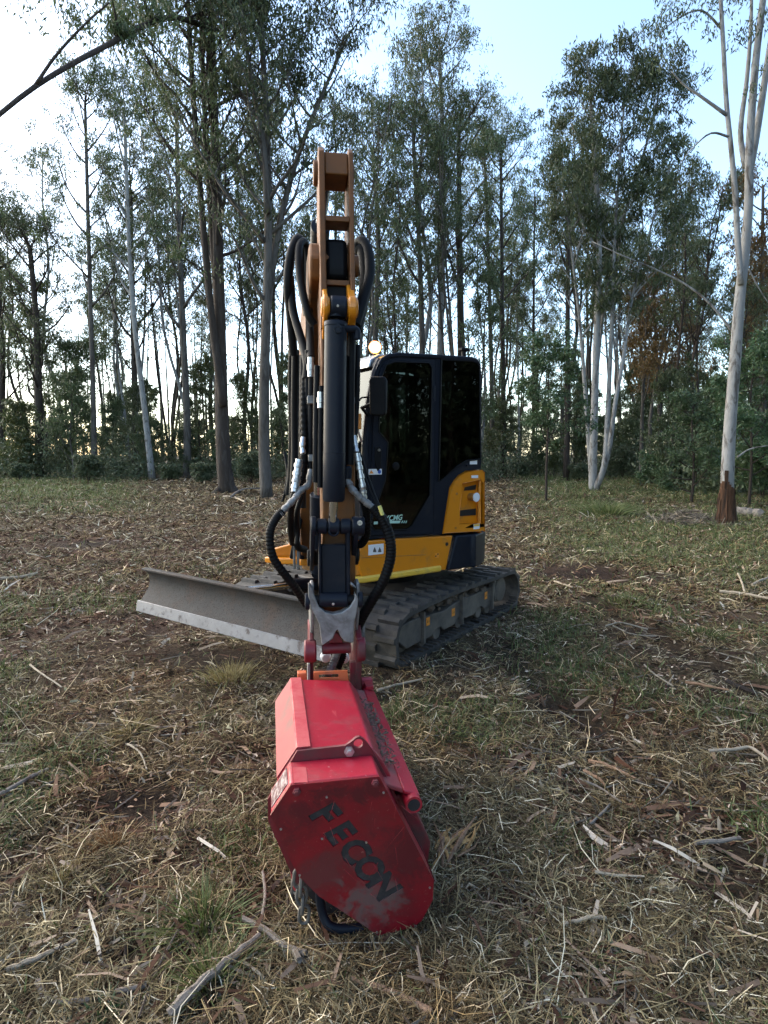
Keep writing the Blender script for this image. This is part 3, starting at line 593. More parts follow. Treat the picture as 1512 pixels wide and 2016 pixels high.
SHR = [(40, 946, 'low shrub at the forest edge nearest the left picture edge'), (175, 948, 'low shrub at the forest edge left of the pale leaning trunk'), (240, 943, 'dark rounded shrub at the foot of the broad dark trunk'),
       (335, 948, 'low shrub between the pale leaning trunk and the thick grey trunk'), (398, 952, 'low shrub just left of the stout dark trunk'), (495, 950, 'shrub between the stout dark trunk and the grey gum'), (1030, 940, 'low shrub beside the thin white trunk'),
       (1140, 946, 'low shrub left of the white multi-stemmed gum'), (1225, 942, 'grey-green shrub right of the white multi-stemmed gum'), (1290, 955, 'green shrub left of the bushy young tree'), (1330, 962, 'green shrub touching the bushy young tree'), (1410, 968, 'green shrub close left of the pale gum trunk'), (1500, 985, 'green shrub at the right edge behind the pale gum')]
for k, (px, py, lab) in enumerate(SHR):
    b = G(px, py); T = Tree(400 + k); hh = T.r.uniform(0.7, 1.5) * (1.5 if px > 1200 else 1.0)
    for q in range(4):
        a = q * 1.6; s_ = T.stem([b + np.array([0, 0, -0.05]), b + np.array([.2 * math.cos(a), .2 * math.sin(a), hh * .5]), b + np.array([.4 * math.cos(a), .4 * math.sin(a), hh])], 0.025, 0.008, 5)
        T.limbs(s_, 0.15, 1.0, 9, 0.6 * hh, up=(0.1, 0.8), sub=6, leaves=26, rad=0.22 * hh)
    finish_tree(T, b, lab, 'leaf_green' if px > 1280 else 'under', 'bark_dark', 'shrub', cat='shrub', group='shrubs along the forest edge', ln=0.16, wd=0.06, hang=0.4)

nyg = 0
while nyg < 48:
    px = rng.uniform(-60, 1580); d = min_dist(px) + 0.5 + rng.random() ** 1.3 * 18; x = (px - 756) / FPX * d
    if any((x - a) ** 2 + (d - b_) ** 2 < 1.2 for a, b_ in placed): continue
    placed.append((x, d)); nyg += 1; i = int(rng.choice([7, 8])); H = PRO[i][2] * rng.uniform(0.45, 0.95)
    zn = next(t for lim, t in ZONE if px < lim); lf = 'leaf_olive' if rng.random() < 0.35 else 'leaf'
    lab = f'{"knee-high" if H < 2.6 else "head-high" if H < 4 else "leafy"} {"olive" if lf == "leaf_olive" else "green"} gum sapling {"in front" if d < min_dist(px) + 6 else "deeper in"}, {zn}'.replace('knee-high', 'low')
    o = thing('young_gum', lab, 'sapling', (x, d, float(hgt(np.array(x), np.array(d)))), lab + ' (look-alikes)'); s = H / PRO[i][2]; o.rotation_euler = (0, 0, rng.uniform(0, 6.28)); o.scale = (s * 1.1, s * 1.1, s)
    link('trunk', VAR[('bark_grey', i)], o); link('crown', VAR[(lf, i)], o)

# --- the wood beyond, and the undergrowth below the trees
fw = MB(); r = np.random.default_rng(77); fl = []
for k in range(150):
    px = r.uniform(-150, 1660); d = r.uniform(72, 115); x = (px - 756) / FPX * d; H = r.uniform(13, 24); el = math.atan((1008 - max_top(px)) / FPX) - PITCH
    H = min(H, (1.65 + d * math.tan(el)) * 0.8)
    rr = r.uniform(0.12, 0.3); fw.tube([(x, d, -0.3), (x + r.normal(0, .2), d, H * .5), (x + r.normal(0, .5), d, H)], [rr, rr * .7, rr * .2], 5, False)
    for j in range(7):
        c = np.array([x, d, H * r.uniform(0.35, 1.0)]) + r.normal(0, 1.4, 3) * np.array([1, 1, .4]); fl.append(c + r.normal(0, 0.75, (9, 3)) * np.array([1, 1, .7]))
wv = np.array(fw.v); wf = np.array([f for f in fw.f]); P = np.concatenate(fl); lv_, lf_ = leaves(r, P, 0.55, 0.2, 0.5)
me = np_mesh('far_wood', np.concatenate([wv, lv_]), np.concatenate([wf, lf_ + len(wv)]), [M['bark_grey'], M['under']], midx=np.concatenate([np.zeros(len(wf)), np.ones(len(lf_))]))
tag(link('far_wood', me), 'far gum wood closing off the view behind the clearing', kind='stuff')
r = np.random.default_rng(78); ps = []
for k in range(1500):
    px = r.uniform(-150, 1660); d = min_dist(px) + 0.3 + 2.6 * r.random() ** 2 + r.random() ** 1.6 * 26 + 3.0 * math.sin(px * 0.021) * math.sin(px * 0.0057); x = (px - 756) / FPX * d
    if r.random() > 0.25 + 1.3 * float(vnoise(np.array(x * .35), np.array(d * .35), 61)): continue
    h = (r.uniform(0.6, 2.4) + 2.2 * max(0, r.normal(0, .6))) * (1.15 if px < 620 else 0.9 if px < 1250 else 1.2) * (0.45 + 1.1 * float(vnoise(np.array(x * .22), np.array(d * .22), 62))); c = np.array([x, d, h * 0.42])
    g = r.normal(0, 1, (int(r.uniform(50, 95)), 3)) * np.array([0.75, 0.75, h * 0.33]); ps.append(c + g)
P = np.concatenate(ps); P = P[P[:, 2] > 0.02]; V, F = leaves(r, P, 0.26, 0.09, 0.25)
tag(link('undergrowth', np_mesh('undergrowth', V, F, [M['under']])), 'dark green undergrowth along the foot of the forest', kind='stuff')

# ------------------------------------------------------------------ the excavator
EC = np.array([-0.05, 5.79])
def frame(deg):
    a = math.radians(deg); f = np.array([-math.sin(a), -math.cos(a)]); return f, np.array([-f[1], f[0]])
UF, UL = frame(35.5); VF, VL = frame(55.0)
def U3(f, l, z): p = EC + UF * f + UL * l; return np.array([p[0], p[1], z])
def V3(f, l, z): p = EC + VF * f + VL * l; return np.array([p[0], p[1], z])
UX = [np.array([*UF, 0]), np.array([*UL, 0]), np.array([0, 0, 1.0])]; VX = [np.array([*VF, 0]), np.array([*VL, 0]), np.array([0, 0, 1.0])]
SIDE = 0.93
def VP(px, py, l=SIDE):
    p = hit(px, py, np.array([*EC, 0]), VX[1], l); q = p[:2] - EC; return float(q @ VF), float(p[2])
EX = thing('excavator', 'orange-yellow and slate tracked excavator with dozer blade and raised arm', 'excavator', (EC[0], EC[1], 0))

# --- tracks
out = [(1.12, 0.08), (1.13, 0.23), (1.09, 0.34), (0.98, 0.405), (0.80, 0.425), (0.28, 0.445), (-0.2, 0.44), (-0.7, 0.425), (-1.08, 0.415), (-1.20, 0.35), (-1.25, 0.24), (-1.23, 0.10), (-1.15, 0.015), (-0.85, 0.0), (-0.1, 0.0), (0.5, 0.0), (1.02, 0.0), (1.09, 0.02)]
loop = [np.array([f, 0, z]) for f, z in out]; dense = catmull(loop + [loop[0]], 8)[:-1]
D2 = np.array([(p[0], max(p[2], 0.0)) for p in dense]); nD = len(D2)
tang = np.roll(D2, -1, 0) - np.roll(D2, 1, 0); tang /= np.linalg.norm(tang, axis=1)[:, None]
nrm = np.stack([tang[:, 1], -tang[:, 0]], 1)
if np.mean(np.sum(nrm * (D2 - D2.mean(0)), 1)) < 0: nrm = -nrm
cum = np.concatenate([[0], np.cumsum(np.linalg.norm(np.roll(D2, -1, 0) - D2, axis=1))]); PER = cum[-1]
lug_me = None
def lug_mesh():
    mb = MB(); mb.prism([(-0.030, 0), (0.030, 0), (0.018, 0.030), (-0.018, 0.030)], -0.098, 0.098, lambda u, v, w: np.array([u + 0.10 * abs(w) * 0.35, w, v]))
    me = bpy.data.meshes.new('lug'); me.from_pydata([tuple(q) for q in mb.v], [], mb.f); me.materials.append(M['rubber']); return me
lug_me = lug_mesh()
for sgn in (1, -1):
    lo, li = 0.98 * sgn, 0.60 * sgn
    mb = MB(); n0 = nD; inner = D2 - nrm * 0.035
    vs = []
    for l in (lo, li):
        for Q in (D2, inner): vs += [U3(f, l, z) for f, z in Q]
    fs = []
    for i in range(nD):
        j = (i + 1) % nD
        fs += [(i, j, 2 * nD + j, 2 * nD + i), (nD + i, 3 * nD + i, 3 * nD + j, nD + j), (i, nD + i, nD + j, j), (2 * nD + i, 2 * nD + j, 3 * nD + j, 3 * nD + i)]
    mb.add(vs, fs); belt = mb.build('track', M['rubber'], EX)
    offp = root_loc(EX)
    # lugs on the outside, short guide ribs on the inside edge
    nl = 34
    for k in range(nl):
        for half in (0, 1):
            sdist = (k + 0.5 * half) / nl * PER; i = int(np.searchsorted(cum, sdist) - 1) % nD
            P = D2[i]; t = tang[i]; nn = nrm[i]; l = sgn * (0.88 if half == 0 else 0.70)
            o = bpy.data.objects.new('lug', lug_me); COL.objects.link(o); o.parent = belt
            X = UX[0] * t[0] + UX[2] * t[1]; Z = UX[0] * nn[0] + UX[2] * nn[1]; Yv = np.cross(Z, X)
            if half: X = -X; Yv = np.cross(Z, X)
            pos = U3(P[0], l, P[1]) + Z * (-0.002)
            o.matrix_local = Matrix(((X[0], Yv[0], Z[0], pos[0] - offp.x), (X[1], Yv[1], Z[1], pos[1] - offp.y), (X[2], Yv[2], Z[2], pos[2] - offp.z), (0, 0, 0, 1)))
    rb = MB()
    for k in range(70):
        i = int(np.searchsorted(cum, k / 70 * PER) - 1) % nD
        if inner[i][1] < 0.12:
            rb.box(U3(inner[i][0], lo - sgn * 0.05, inner[i][1] + 0.006), (0.008, 0.045, 0.012), UX)
    rb.build('guide_ribs', M['rubber'], belt, kind='stuff')
    # the frame inside the belt
    fl_, fo = 0.62 * sgn, 0.945 * sgn
    fr = MB(); fr.prism([(0.82, 0.10), (0.82, 0.29), (0.66, 0.30), (0.30, 0.275), (-0.05, 0.315), (-0.30, 0.30), (-0.66, 0.31), (-0.70, 0.12), (-0.52, 0.115), (-0.46, 0.155), (-0.38, 0.155), (-0.30, 0.11), (-0.12, 0.11), (-0.06, 0.15), (0.03, 0.15), (0.09, 0.105), (0.28, 0.10), (0.34, 0.145), (0.43, 0.145), (0.50, 0.10)], fl_, 0.915 * sgn, lambda u, v, w: U3(u, w, v))
    tf = fr.build('track_frame', M['trackframe'], EX, bevel=0.006)
    for f in (0.655, -0.02, -0.665):
        MB().prism([(f - 0.014, 0.085), (f + 0.014, 0.085), (f + 0.010, 0.36), (f - 0.010, 0.35)], 0.9 * sgn, 0.945 * sgn, lambda u, v, w: U3(u, w, v)).build('bracket', M['trackframe'], tf, bevel=0.003)
    mb = MB().prism([(1.03, 0.20), (0.985, 0.31), (0.69, 0.315), (0.69, 0.11), (0.90, 0.10)], 0.86 * sgn, 0.925 * sgn, lambda u, v, w: U3(u, w, v)); mb.build('idler_cover', M['trackframe'], tf, bevel=0.008)
    idl = MB().cyl(U3(0.86, 0.68 * sgn, 0.215), U3(0.86, 0.855 * sgn, 0.215), 0.165, 28).build('idler', M['trackframe'], EX, bevel=0.008)
    spk = MB(); nt_ = 20
    spk.prism([((0.155 if k % 2 else 0.175) * math.cos(k * math.pi / nt_) - 0.90, (0.155 if k % 2 else 0.175) * math.sin(k * math.pi / nt_) + 0.225) for k in range(2 * nt_)], 0.72 * sgn, 0.78 * sgn, lambda u, v, w: U3(u, w, v))
    sp_ = spk.build('sprocket', M['trackframe'], EX)
    MB().lathe(U3(-0.90, 0.78 * sgn, 0.24), UL3 if False else np.array([*(UL * sgn), 0]), [(0, 0.135), (0.10, 0.135), (0.135, 0.125), (0.14, 0.11), (0.141, 0.0)], 28).build('drive_cover', M['trackframe'], sp_)
    MB().prism([(-0.72, 0.36), (-0.70, 0.30), (-0.72, 0.22), (-0.75, 0.14), (-0.77, 0.14), (-0.745, 0.24), (-0.735, 0.30), (-0.75, 0.37)], 0.88 * sgn, 0.93 * sgn, lambda u, v, w: U3(u, w, v)).build('guard', M['trackframe'], tf, bevel=0.003)
    for f in (0.62, 0.385, -0.015, -0.42, -0.62):
        MB().cyl(U3(f, 0.66 * sgn, 0.105), U3(f, 0.90 * sgn, 0.105), 0.062, 18).build('roller', M['trackframe'], EX, bevel=0.006)
    MB().cyl(U3(0.0, 0.66 * sgn, 0.36), U3(0.0, 0.86 * sgn, 0.36), 0.045, 16).build('carrier_roller', M['trackframe'], EX, bevel=0.005)
    dr = MB(); rr = np.random.default_rng(9)
    for k in range(60):
        f = rr.uniform(-0.62, 0.8); s = rr.uniform(0.015, 0.045); c = U3(f, sgn * rr.uniform(0.75, 0.9), 0.30 + rr.random() * 0.05)
        dr.lathe(c, rr.normal(0, 1, 3), [(-s, 0), (-s * .5, s * .8), (s * .4, s * .9), (s, 0)], 5)
    dr.build('caked_dirt', M['mud'], tf, kind='stuff', smooth=False)
    if sgn > 0:      # small yellow tie-down marks on the frame
        for f, z in ((0.56, 0.245), (0.12, 0.225), (-0.55, 0.245)):
            s = MB().prism([(f - 0.028, z - 0.035), (f + 0.028, z - 0.035), (f + 0.028, z + 0.035), (f - 0.028, z + 0.035)], 0.9155, 0.9175, lambda u, v, w: U3(u, w, v)).build('warning_mark', M['tri'], tf)
            for k in (-1, 1): MB().prism([(f + k * 0.012 - 0.005, z - 0.01), (f + k * 0.012 + 0.005, z - 0.01), (f + k * 0.012, z + 0.022)], 0.918, 0.919, lambda u, v, w: U3(u, w, v)).build('symbol', M['ink'], tf)

# --- centre frame, slew ring, dozer blade
mb = MB(); mb.box(U3(0, 0, 0.34), (0.55, 0.62, 0.11), UX); mb.build('centre_frame', M['trackframe'], EX, bevel=0.02)
MB().cyl(np.array([*EC, 0.44]), np.array([*EC, 0.63]), 0.46, 40).build('slew_ring', M['black'], EX, bevel=0.01)
BL0, BL1 = -1.05, 0.98
bl = MB().prism([(1.965, 0.42), (1.93, 0.46), (1.885, 0.52), (1.868, 0.58), (1.878, 0.635), (1.915, 0.675), (1.94, 0.678), (1.94, 0.695), (1.90, 0.70), (1.86, 0.665), (1.845, 0.60), (1.848, 0.53), (1.88, 0.44), (1.93, 0.40)], BL0, BL1, lambda u, v, w: U3(u, w, v))
blade = bl.build('dozer_blade', M['blade'], EX, bevel=0.004)
MB().prism([(1.99, 0.338), (1.972, 0.428), (1.958, 0.424), (1.972, 0.336)], BL0 - 0.03, BL1 + 0.02, lambda u, v, w: U3(u, w, v)).build('cutting_edge', M['edge'], blade, bevel=0.004)
for l in (-0.38, 0.38):
    MB().prism([(0.5, 0.30), (0.5, 0.40), (1.2, 0.50), (1.86, 0.62), (1.86, 0.46), (1.2, 0.38)], l - 0.045, l + 0.045, lambda u, v, w: U3(u, w, v)).build('blade_arm', M['trackframe'], EX, bevel=0.008)
MB().cyl(U3(0.62, 0, 0.47), U3(1.25, 0, 0.56), 0.055, 18).build('blade_cylinder', M['slate'], EX, bevel=0.004)
MB().cyl(U3(1.25, 0, 0.56), U3(1.84, 0, 0.62), 0.028, 14).build('blade_cylinder_rod', M['chrome'], EX)

# --- revolving deck: skirt, counterweight, engine panel, hood
def side(px_pts, l=SIDE): return [VP(x, y, l) for x, y in px_pts]
arc = lambda n, a0, a1, r, c=(0, 0): [(c[0] + r * math.cos(a0 + (a1 - a0) * k / n), c[1] + r * math.sin(a0 + (a1 - a0) * k / n)) for k in range(n + 1)]
deck = [(0.80, 0.90), (0.70, 0.915), (-0.35, 0.915)] + [(f, l) for f, l in arc(14, math.radians(108), math.radians(252), 0.98, (-0.05, 0.0))] + [(-0.35, -0.915), (0.55, -0.915), (0.62, -0.6), (0.70, -0.25), (0.78, 0.35)]
MB().prism(deck, 0.635, 0.70, lambda u, v, w: V3(u, v, w)).build('deck', M['yellow'], EX, bevel=0.01)
# skirt below the door: flat panel, bent-in nose, lip painted paler for the light it catches
sk = side([(718, 1065), (891, 1054), (877, 1122), (790, 1134), (712, 1135), (700, 1095)])
skirt = MB().prism(sk, SIDE - 0.05, SIDE + 0.004, lambda u, v, w: V3(u, w, v)).build('side_skirt', M['yellow'], EX, bevel=0.008)
fq, zq = VP(712, 1098); fr_, zr = VP(838, 1092)
MB().prism([(fq, zq + 0.003), (fr_, zr + 0.003), (fr_, zr - 0.003), (fq, zq - 0.003)], SIDE + 0.002, SIDE + 0.0065, lambda u, v, w: V3(u, w, v)).build('crease', M['old_yellow'], skirt)
fa = sk[0][0]; ztop, zbot = sk[0][1], sk[3][1]
MB().prism([(fa + 0.0, SIDE + 0.002), (fa + 0.0, SIDE - 0.06), (fa + 0.10, SIDE - 0.30), (fa + 0.17, SIDE - 0.28), (fa + 0.105, SIDE - 0.03)], zbot + 0.05, ztop - 0.06, lambda u, v, w: V3(u, v, w)).build('skirt_nose', M['yellow'], EX, bevel=0.012)
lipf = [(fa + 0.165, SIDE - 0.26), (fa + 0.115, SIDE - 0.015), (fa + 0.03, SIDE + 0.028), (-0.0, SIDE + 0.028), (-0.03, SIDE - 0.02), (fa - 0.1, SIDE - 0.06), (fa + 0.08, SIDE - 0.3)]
MB().prism(lipf, zbot - 0.008, zbot + 0.045, lambda u, v, w: V3(u, v, w)).build('lit_lip', M['lemon'], EX, bevel=0.014)
f0, z0 = VP(705, 1078); f1, z1 = VP(760, 1078)
def sticker(px0, py0, px1, py1, mat, name, parent, l=SIDE + 0.006, t=0.002, label=None):
    a = VP(px0, py0, l); b_ = VP(px1, py1, l)
    return MB().prism([(a[0], a[1]), (b_[0], a[1]), (b_[0], b_[1]), (a[0], b_[1])], l, l + t, lambda u, v, w: V3(u, w, v)).build(name, mat, parent, label)
sticker(725, 1073, 755, 1090, M['white'], 'warning_sticker', skirt)
for k in range(2):
    x = 734 + k * 10; s_ = [VP(a, b_, SIDE + 0.0085) for a, b_ in ((x, 1087), (x + 7, 1087), (x + 6, 1082), (x + 3.5, 1077), (x + 1, 1083))]
    MB().prism(s_, SIDE + 0.0082, SIDE + 0.0092, lambda u, v, w: V3(u, w, v)).build('sticker_print', M['trackframe'], skirt)
x = VP(862, 1093, SIDE); MB().prism(side([(856, 1089), (864, 1088), (863, 1098), (855, 1098)]), SIDE + 0.005, SIDE + 0.007, lambda u, v, w: V3(u, w, v)).build('symbol_sticker', M['tri'], skirt)
for (a, b_) in ((858, 1095), (862, 1091)):
    c = VP(a, b_, SIDE + .007); MB().cyl(V3(c[0], SIDE + 0.007, c[1]), V3(c[0], SIDE + 0.0085, c[1]), 0.007, 10).build('symbol', M['ink'], skirt)
c = VP(879, 1071, SIDE); MB().cyl(V3(c[0], SIDE, c[1]), V3(c[0], SIDE + 0.007, c[1]), 0.016, 14).build('hole_plug', M['ink'], skirt)
# counterweight: wraps round the tail
def wrap(name, z_lo, z_hi, r, mat, a0=112, a1=248, tin=0.20, f_front=None, parent=EX, cx=-0.02, bev=0.02, lip=0.0):
    pts = arc(22, math.radians(a0), math.radians(a1), r, (cx, 0))
    inn = arc(22, math.radians(a1), math.radians(a0), r - tin, (cx, 0))
    front = [(f_front, SIDE + 0.01)] if f_front is not None else []; fi = [(f_front, SIDE - tin)] if f_front is not None else []
    pl = front + pts + inn + fi
    return MB().prism(pl, z_lo, z_hi, lambda u, v, w: V3(u, v, w)).build(name, mat, parent, bevel=bev, seg=3)
zc0 = VP(900, 1120)[1]; zc1 = VP(900, 1054)[1]
ft = VP(896, 1054)[0]; fb_ = VP(879, 1125)[0]
TAIL = [(ft, SIDE + 0.02), (-0.36, SIDE + 0.02)] + arc(18, math.radians(112), math.radians(248), 1.06, (0.02, 0)) + [(ft, -SIDE)]
def tail_fn(slant): return lambda u, v, w: V3(u + (fb_ - ft) * (zc1 - w) / (zc1 - zc0) * (1 if u > ft - 0.02 else 0), v, w)
cw = MB().prism(TAIL, zc0, zc1, tail_fn(0)).build('counterweight', M['slate'], EX, bevel=0.03, seg=4)
# yellow engine cover above the counterweight
zt = VP(930, 930)[1]
ep = side([(947, 926), (916, 929), (902, 938), (893, 948), (885, 965), (881, 990), (871, 1050), (952, 1045), (952, 930)])
reces = side([(909, 952), (944, 944), (950, 952), (951, 1030), (902, 1033), (903, 1000)])
eng = MB().prism(ep, SIDE - 0.03, SIDE + 0.012, lambda u, v, w: V3(u, w, v), [reces]).build('engine_cover', M['yellow'], EX, bevel=0.008)
MB().prism([(u, v) for u, v in reces], SIDE - 0.075, SIDE - 0.055, lambda u, v, w: V3(u, w, v)).build('recess_back', M['yellow'], eng)
for k in range(len(reces)):      # the recess has sides
    a, b_ = reces[k], reces[(k + 1) % len(reces)]
    MB().add([V3(a[0], SIDE - 0.004, a[1]), V3(b_[0], SIDE - 0.004, b_[1]), V3(b_[0], SIDE - 0.07, b_[1]), V3(a[0], SIDE - 0.07, a[1])], [(0, 1, 2, 3)]).build('recess_side', M['yellow'], eng)
for q in ([(915, 959), (937, 954), (935, 964), (913, 966)], [(905, 1005), (936, 1001), (936, 1014), (903, 1016)]):
    vn = MB().prism(side(q, SIDE - 0.055), SIDE - 0.056, SIDE - 0.048, lambda u, v, w: V3(u, w, v)).build('vent', M['ink'], eng)
c = VP(926, 978, SIDE - 0.05)
cap = MB().lathe(V3(c[0], SIDE - 0.06, c[1]), VX[1], [(0, 0.034), (0.075, 0.036), (0.08, 0.030)], 20).build('filler_neck', M['old_yellow'], eng)
MB().lathe(V3(c[0], SIDE + 0.018, c[1]), VX[1], [(0, 0.036), (0.012, 0.042), (0.014, 0.032), (0.006, 0.028), (0.006, 0.0)], 20).build('filler_cap', M['white'], cap)
MB().box(V3(c[0], SIDE + 0.027, c[1]), (0.004, 0.003, 0.02), VX).build('cap_rib', M['zinc'], cap)
sticker(928, 936, 941, 941, M['white'], 'small_sticker', eng, SIDE + 0.013)
sticker(932, 1032, 944, 1041, M['white'], 'small_sticker', eng, SIDE + 0.013)
sticker(933, 1032.5, 943.5, 1035.5, M['lemon'], 'small_sticker', eng, SIDE + 0.0155)
for q in ((897, 972), (895, 1039)):
    c2 = VP(*q); MB().cyl(V3(c2[0], SIDE + 0.01, c2[1]), V3(c2[0], SIDE + 0.02, c2[1]), 0.011, 10).build('bolt', M['old_yellow'], eng)
fe = ep[0][0]
tailc = [(fe - 0.002, SIDE + 0.010)] + arc(14, math.radians(118), math.radians(242), 1.035, (0.02, 0)) + [(fe, -SIDE)]
zbot_e = zc1 + 0.004; ztop_e = VP(950, 930)[1]
tl = MB().prism(tailc, zbot_e, ztop_e, lambda u, v, w: V3(u, v, w)).build('tail_cover', M['yellow'], EX, bevel=0.03, seg=3)
gp = arc(4, math.radians(119.5), math.radians(128), 1.041, (0.02, 0)) + arc(4, math.radians(128), math.radians(119.5), 1.025, (0.02, 0))
MB().prism(gp, zbot_e + 0.10, ztop_e - 0.10, lambda u, v, w: V3(u, v, w)).build('tail_grille', M['ink'], tl)
MB().prism([(f * 0.93, l * 0.90 if l > 0.3 else l * 0.9) for f, l in tailc], ztop_e, VP(950, 896)[1], lambda u, v, w: V3(u, v, w)).build('tail_top', M['yellow'], EX, bevel=0.04, seg=3)
# hood on the far side of the cab
MB().prism([(-0.75, 0.70), (0.20, 0.70), (0.20, 1.10), (0.10, 1.28), (-0.62, 1.34), (-0.80, 1.2)], -0.88, -0.10, lambda u, v, w: V3(u, w, v)).build('engine_hood', M['yellow'], EX, bevel=0.03, seg=3)

# --- cab
outline = [(718, 1062), (719, 1031), (724, 924), (729, 814), (735, 764), (738, 742), (742, 722), (750, 706), (763, 698), (782, 695), (863, 699), (928, 703.5), (940, 708), (946, 720), (947.5, 735), (947.5, 907), (946, 923), (916, 927), (902, 935), (893, 945), (884, 960), (880, 987), (870, 1052)]
dg = [(758, 719), (775, 713), (842, 715), (848, 725), (846, 860), (844, 974), (808.6, 1035.7), (799, 1042), (736, 1044), (729.5, 1036), (729.5, 1022), (756, 945), (761, 871), (743, 850), (744, 817), (748, 745)]
rg = [(868, 708), (928, 711), (938, 714), (943, 722), (945, 880), (945, 904), (918, 907), (901, 917), (863, 948)]
fin = lambda pts: [VP(x, y) for x, y in pts]
cab = MB().prism(fin(outline), SIDE - 0.055, SIDE, lambda u, v, w: V3(u, w, v), [fin(dg), fin(rg)]).build('cab', M['slate'], EX, bevel=0.012, seg=3)
door_out = [(724, 1053), (725, 1030), (730, 924), (734, 814), (740, 764), (744, 738), (750, 722), (760, 711), (775, 706), (855, 708), (851, 1050)]
door = MB().prism(fin(door_out), SIDE + 0.002, SIDE + 0.016, lambda u, v, w: V3(u, w, v), [fin(dg)]).build('door', M['slate'], EX, bevel=0.006)
gl = MB().prism(fin(dg), SIDE + 0.004, SIDE + 0.008, lambda u, v, w: V3(u, w, v)).build('door_glass', M['glass'], door)
seal = [(VP(x, y)) for x, y in dg]
MB().tube([V3(u, SIDE + 0.017, v) for u, v in seal + seal[:1]], 0.006, 6, False).build('glass_seal', M['black'], door)
sg = MB().prism(fin(rg), SIDE + 0.001, SIDE + 0.006, lambda u, v, w: V3(u, w, v)).build('rear_side_window', M['glass'], EX)
sr = [VP(x, y) for x, y in rg]
MB().tube([V3(u, SIDE + 0.005, v) for u, v in sr + sr[:1]], 0.008, 6, False).build('window_seal', M['black'], sg)
MB().cyl(V3(*[VP(853, 710)[0], SIDE + 0.012, VP(853, 760)[1]]), V3(VP(853, 700)[0], SIDE + 0.012, VP(853, 790)[1]), 0.012, 10).build('hinge', M['slate'], door)
CW = 0.93; LI = SIDE - CW       # inner (far) side of the cab
fF, fR = VP(719, 1031)[0], VP(947, 800)[0]; zB, zT = 0.965, VP(800, 696)[1]
# far side wall with a window
MB().prism([(fF, zB), (fF - 0.04, 2.0), (fF - 0.14, zT - 0.16), (fF - 0.28, zT), (fR, zT - 0.03), (fR, zB)], LI, LI + 0.05, lambda u, v, w: V3(u, w, v), [[(fF - 0.09, 1.45), (fF - 0.12, 2.0), (fF - 0.25, zT - 0.12), (fR + 0.1, zT - 0.12), (fR + 0.1, 1.45)]]).build('cab_far_wall', M['slate'], EX, bevel=0.01)
MB().prism([(fF - 0.08, 1.44), (fF - 0.11, 2.0), (fF - 0.24, zT - 0.11), (fR + 0.09, zT - 0.11), (fR + 0.09, 1.44)], LI + 0.02, LI + 0.025, lambda u, v, w: V3(u, w, v)).build('far_window', M['glass'], EX)
# rear wall with window, floor, roof
MB().prism([(LI, zB), (SIDE - 0.056, zB), (SIDE - 0.056, zT - 0.04), (LI, zT - 0.04)], fR + 0.0, fR + 0.05, lambda u, v, w: V3(w, u, v), [[(LI + 0.09, 1.55), (SIDE - 0.12, 1.55), (SIDE - 0.12, zT - 0.13), (LI + 0.09, zT - 0.13)]]).build('cab_rear_wall', M['slate'], EX, bevel=0.01)
MB().prism([(LI + 0.08, 1.54), (SIDE - 0.11, 1.54), (SIDE - 0.11, zT - 0.12), (LI + 0.08, zT - 0.12)], fR + 0.02, fR + 0.026, lambda u, v, w: V3(w, u, v)).build('rear_window', M['glass'], EX)
MB().box(V3((fF + fR) / 2, SIDE - CW / 2, zB + 0.02), ((fF - fR) / 2 - 0.002, CW / 2 - 0.06, 0.03), VX).build('cab_floor', M['black'], EX)
rp = [VP(x, y) for x, y in ((745, 714), (750, 705), (763, 697), (782, 694), (863, 698), (928, 702.5), (940, 707), (946, 718))]
roof = MB().prism(rp + [(u, v - 0.035) for u, v in reversed(rp)], LI + 0.0, SIDE + 0.012, lambda u, v, w: V3(u, w, v)).build('cab_roof', M['slate'], EX, bevel=0.012, seg=3)
MB().prism([(rp[0][0] + 0.03, rp[0][1] - 0.03), (rp[1][0] + 0.03, rp[1][1] + 0.005), (rp[2][0] + 0.02, rp[2][1] + 0.012), (rp[2][0] - 0.06, rp[2][1] + 0.014), (rp[2][0] - 0.06, rp[2][1] - 0.05)], LI + 0.08, SIDE - 0.10, lambda u, v, w: V3(u, w, v)).build('roof_header', M['zinc'], roof, bevel=0.01)
# windscreen with its two posts
for l in (LI + 0.03, SIDE - 0.03):
    MB().tube([V3(fF + 0.01, l, zB), V3(fF - 0.025, l, 1.75), V3(fF - 0.06, l, 2.05), V3(fF - 0.115, l, 2.28), V3(fF - 0.17, l, zT - 0.07)], 0.032, 8).build('windscreen_post', M['slate'], EX)
MB().add([V3(fF + 0.012, LI + 0.05, zB + 0.35), V3(fF + 0.012, SIDE - 0.05, zB + 0.35), V3(fF - 0.025, SIDE - 0.05, 1.75), V3(fF - 0.025, LI + 0.05, 1.75), V3(fF - 0.14, SIDE - 0.05, zT - 0.1), V3(fF - 0.14, LI + 0.05, zT - 0.1)], [(0, 1, 2, 3), (3, 2, 4, 5)]).build('windscreen', M['glass'], EX)
MB().prism([(LI, zB), (SIDE - 0.056, zB), (SIDE - 0.056, zB + 0.34), (LI, zB + 0.34)], fF - 0.03, fF + 0.0, lambda u, v, w: V3(w, u, v)).build('front_panel', M['slate'], EX, bevel=0.01)
for z in (1.62, 1.72): MB().cyl(V3(fF + 0.03, LI + 0.1, z), V3(fF + 0.03, SIDE - 0.1, z), 0.01, 8).build('guard_bar', M['black'], EX)
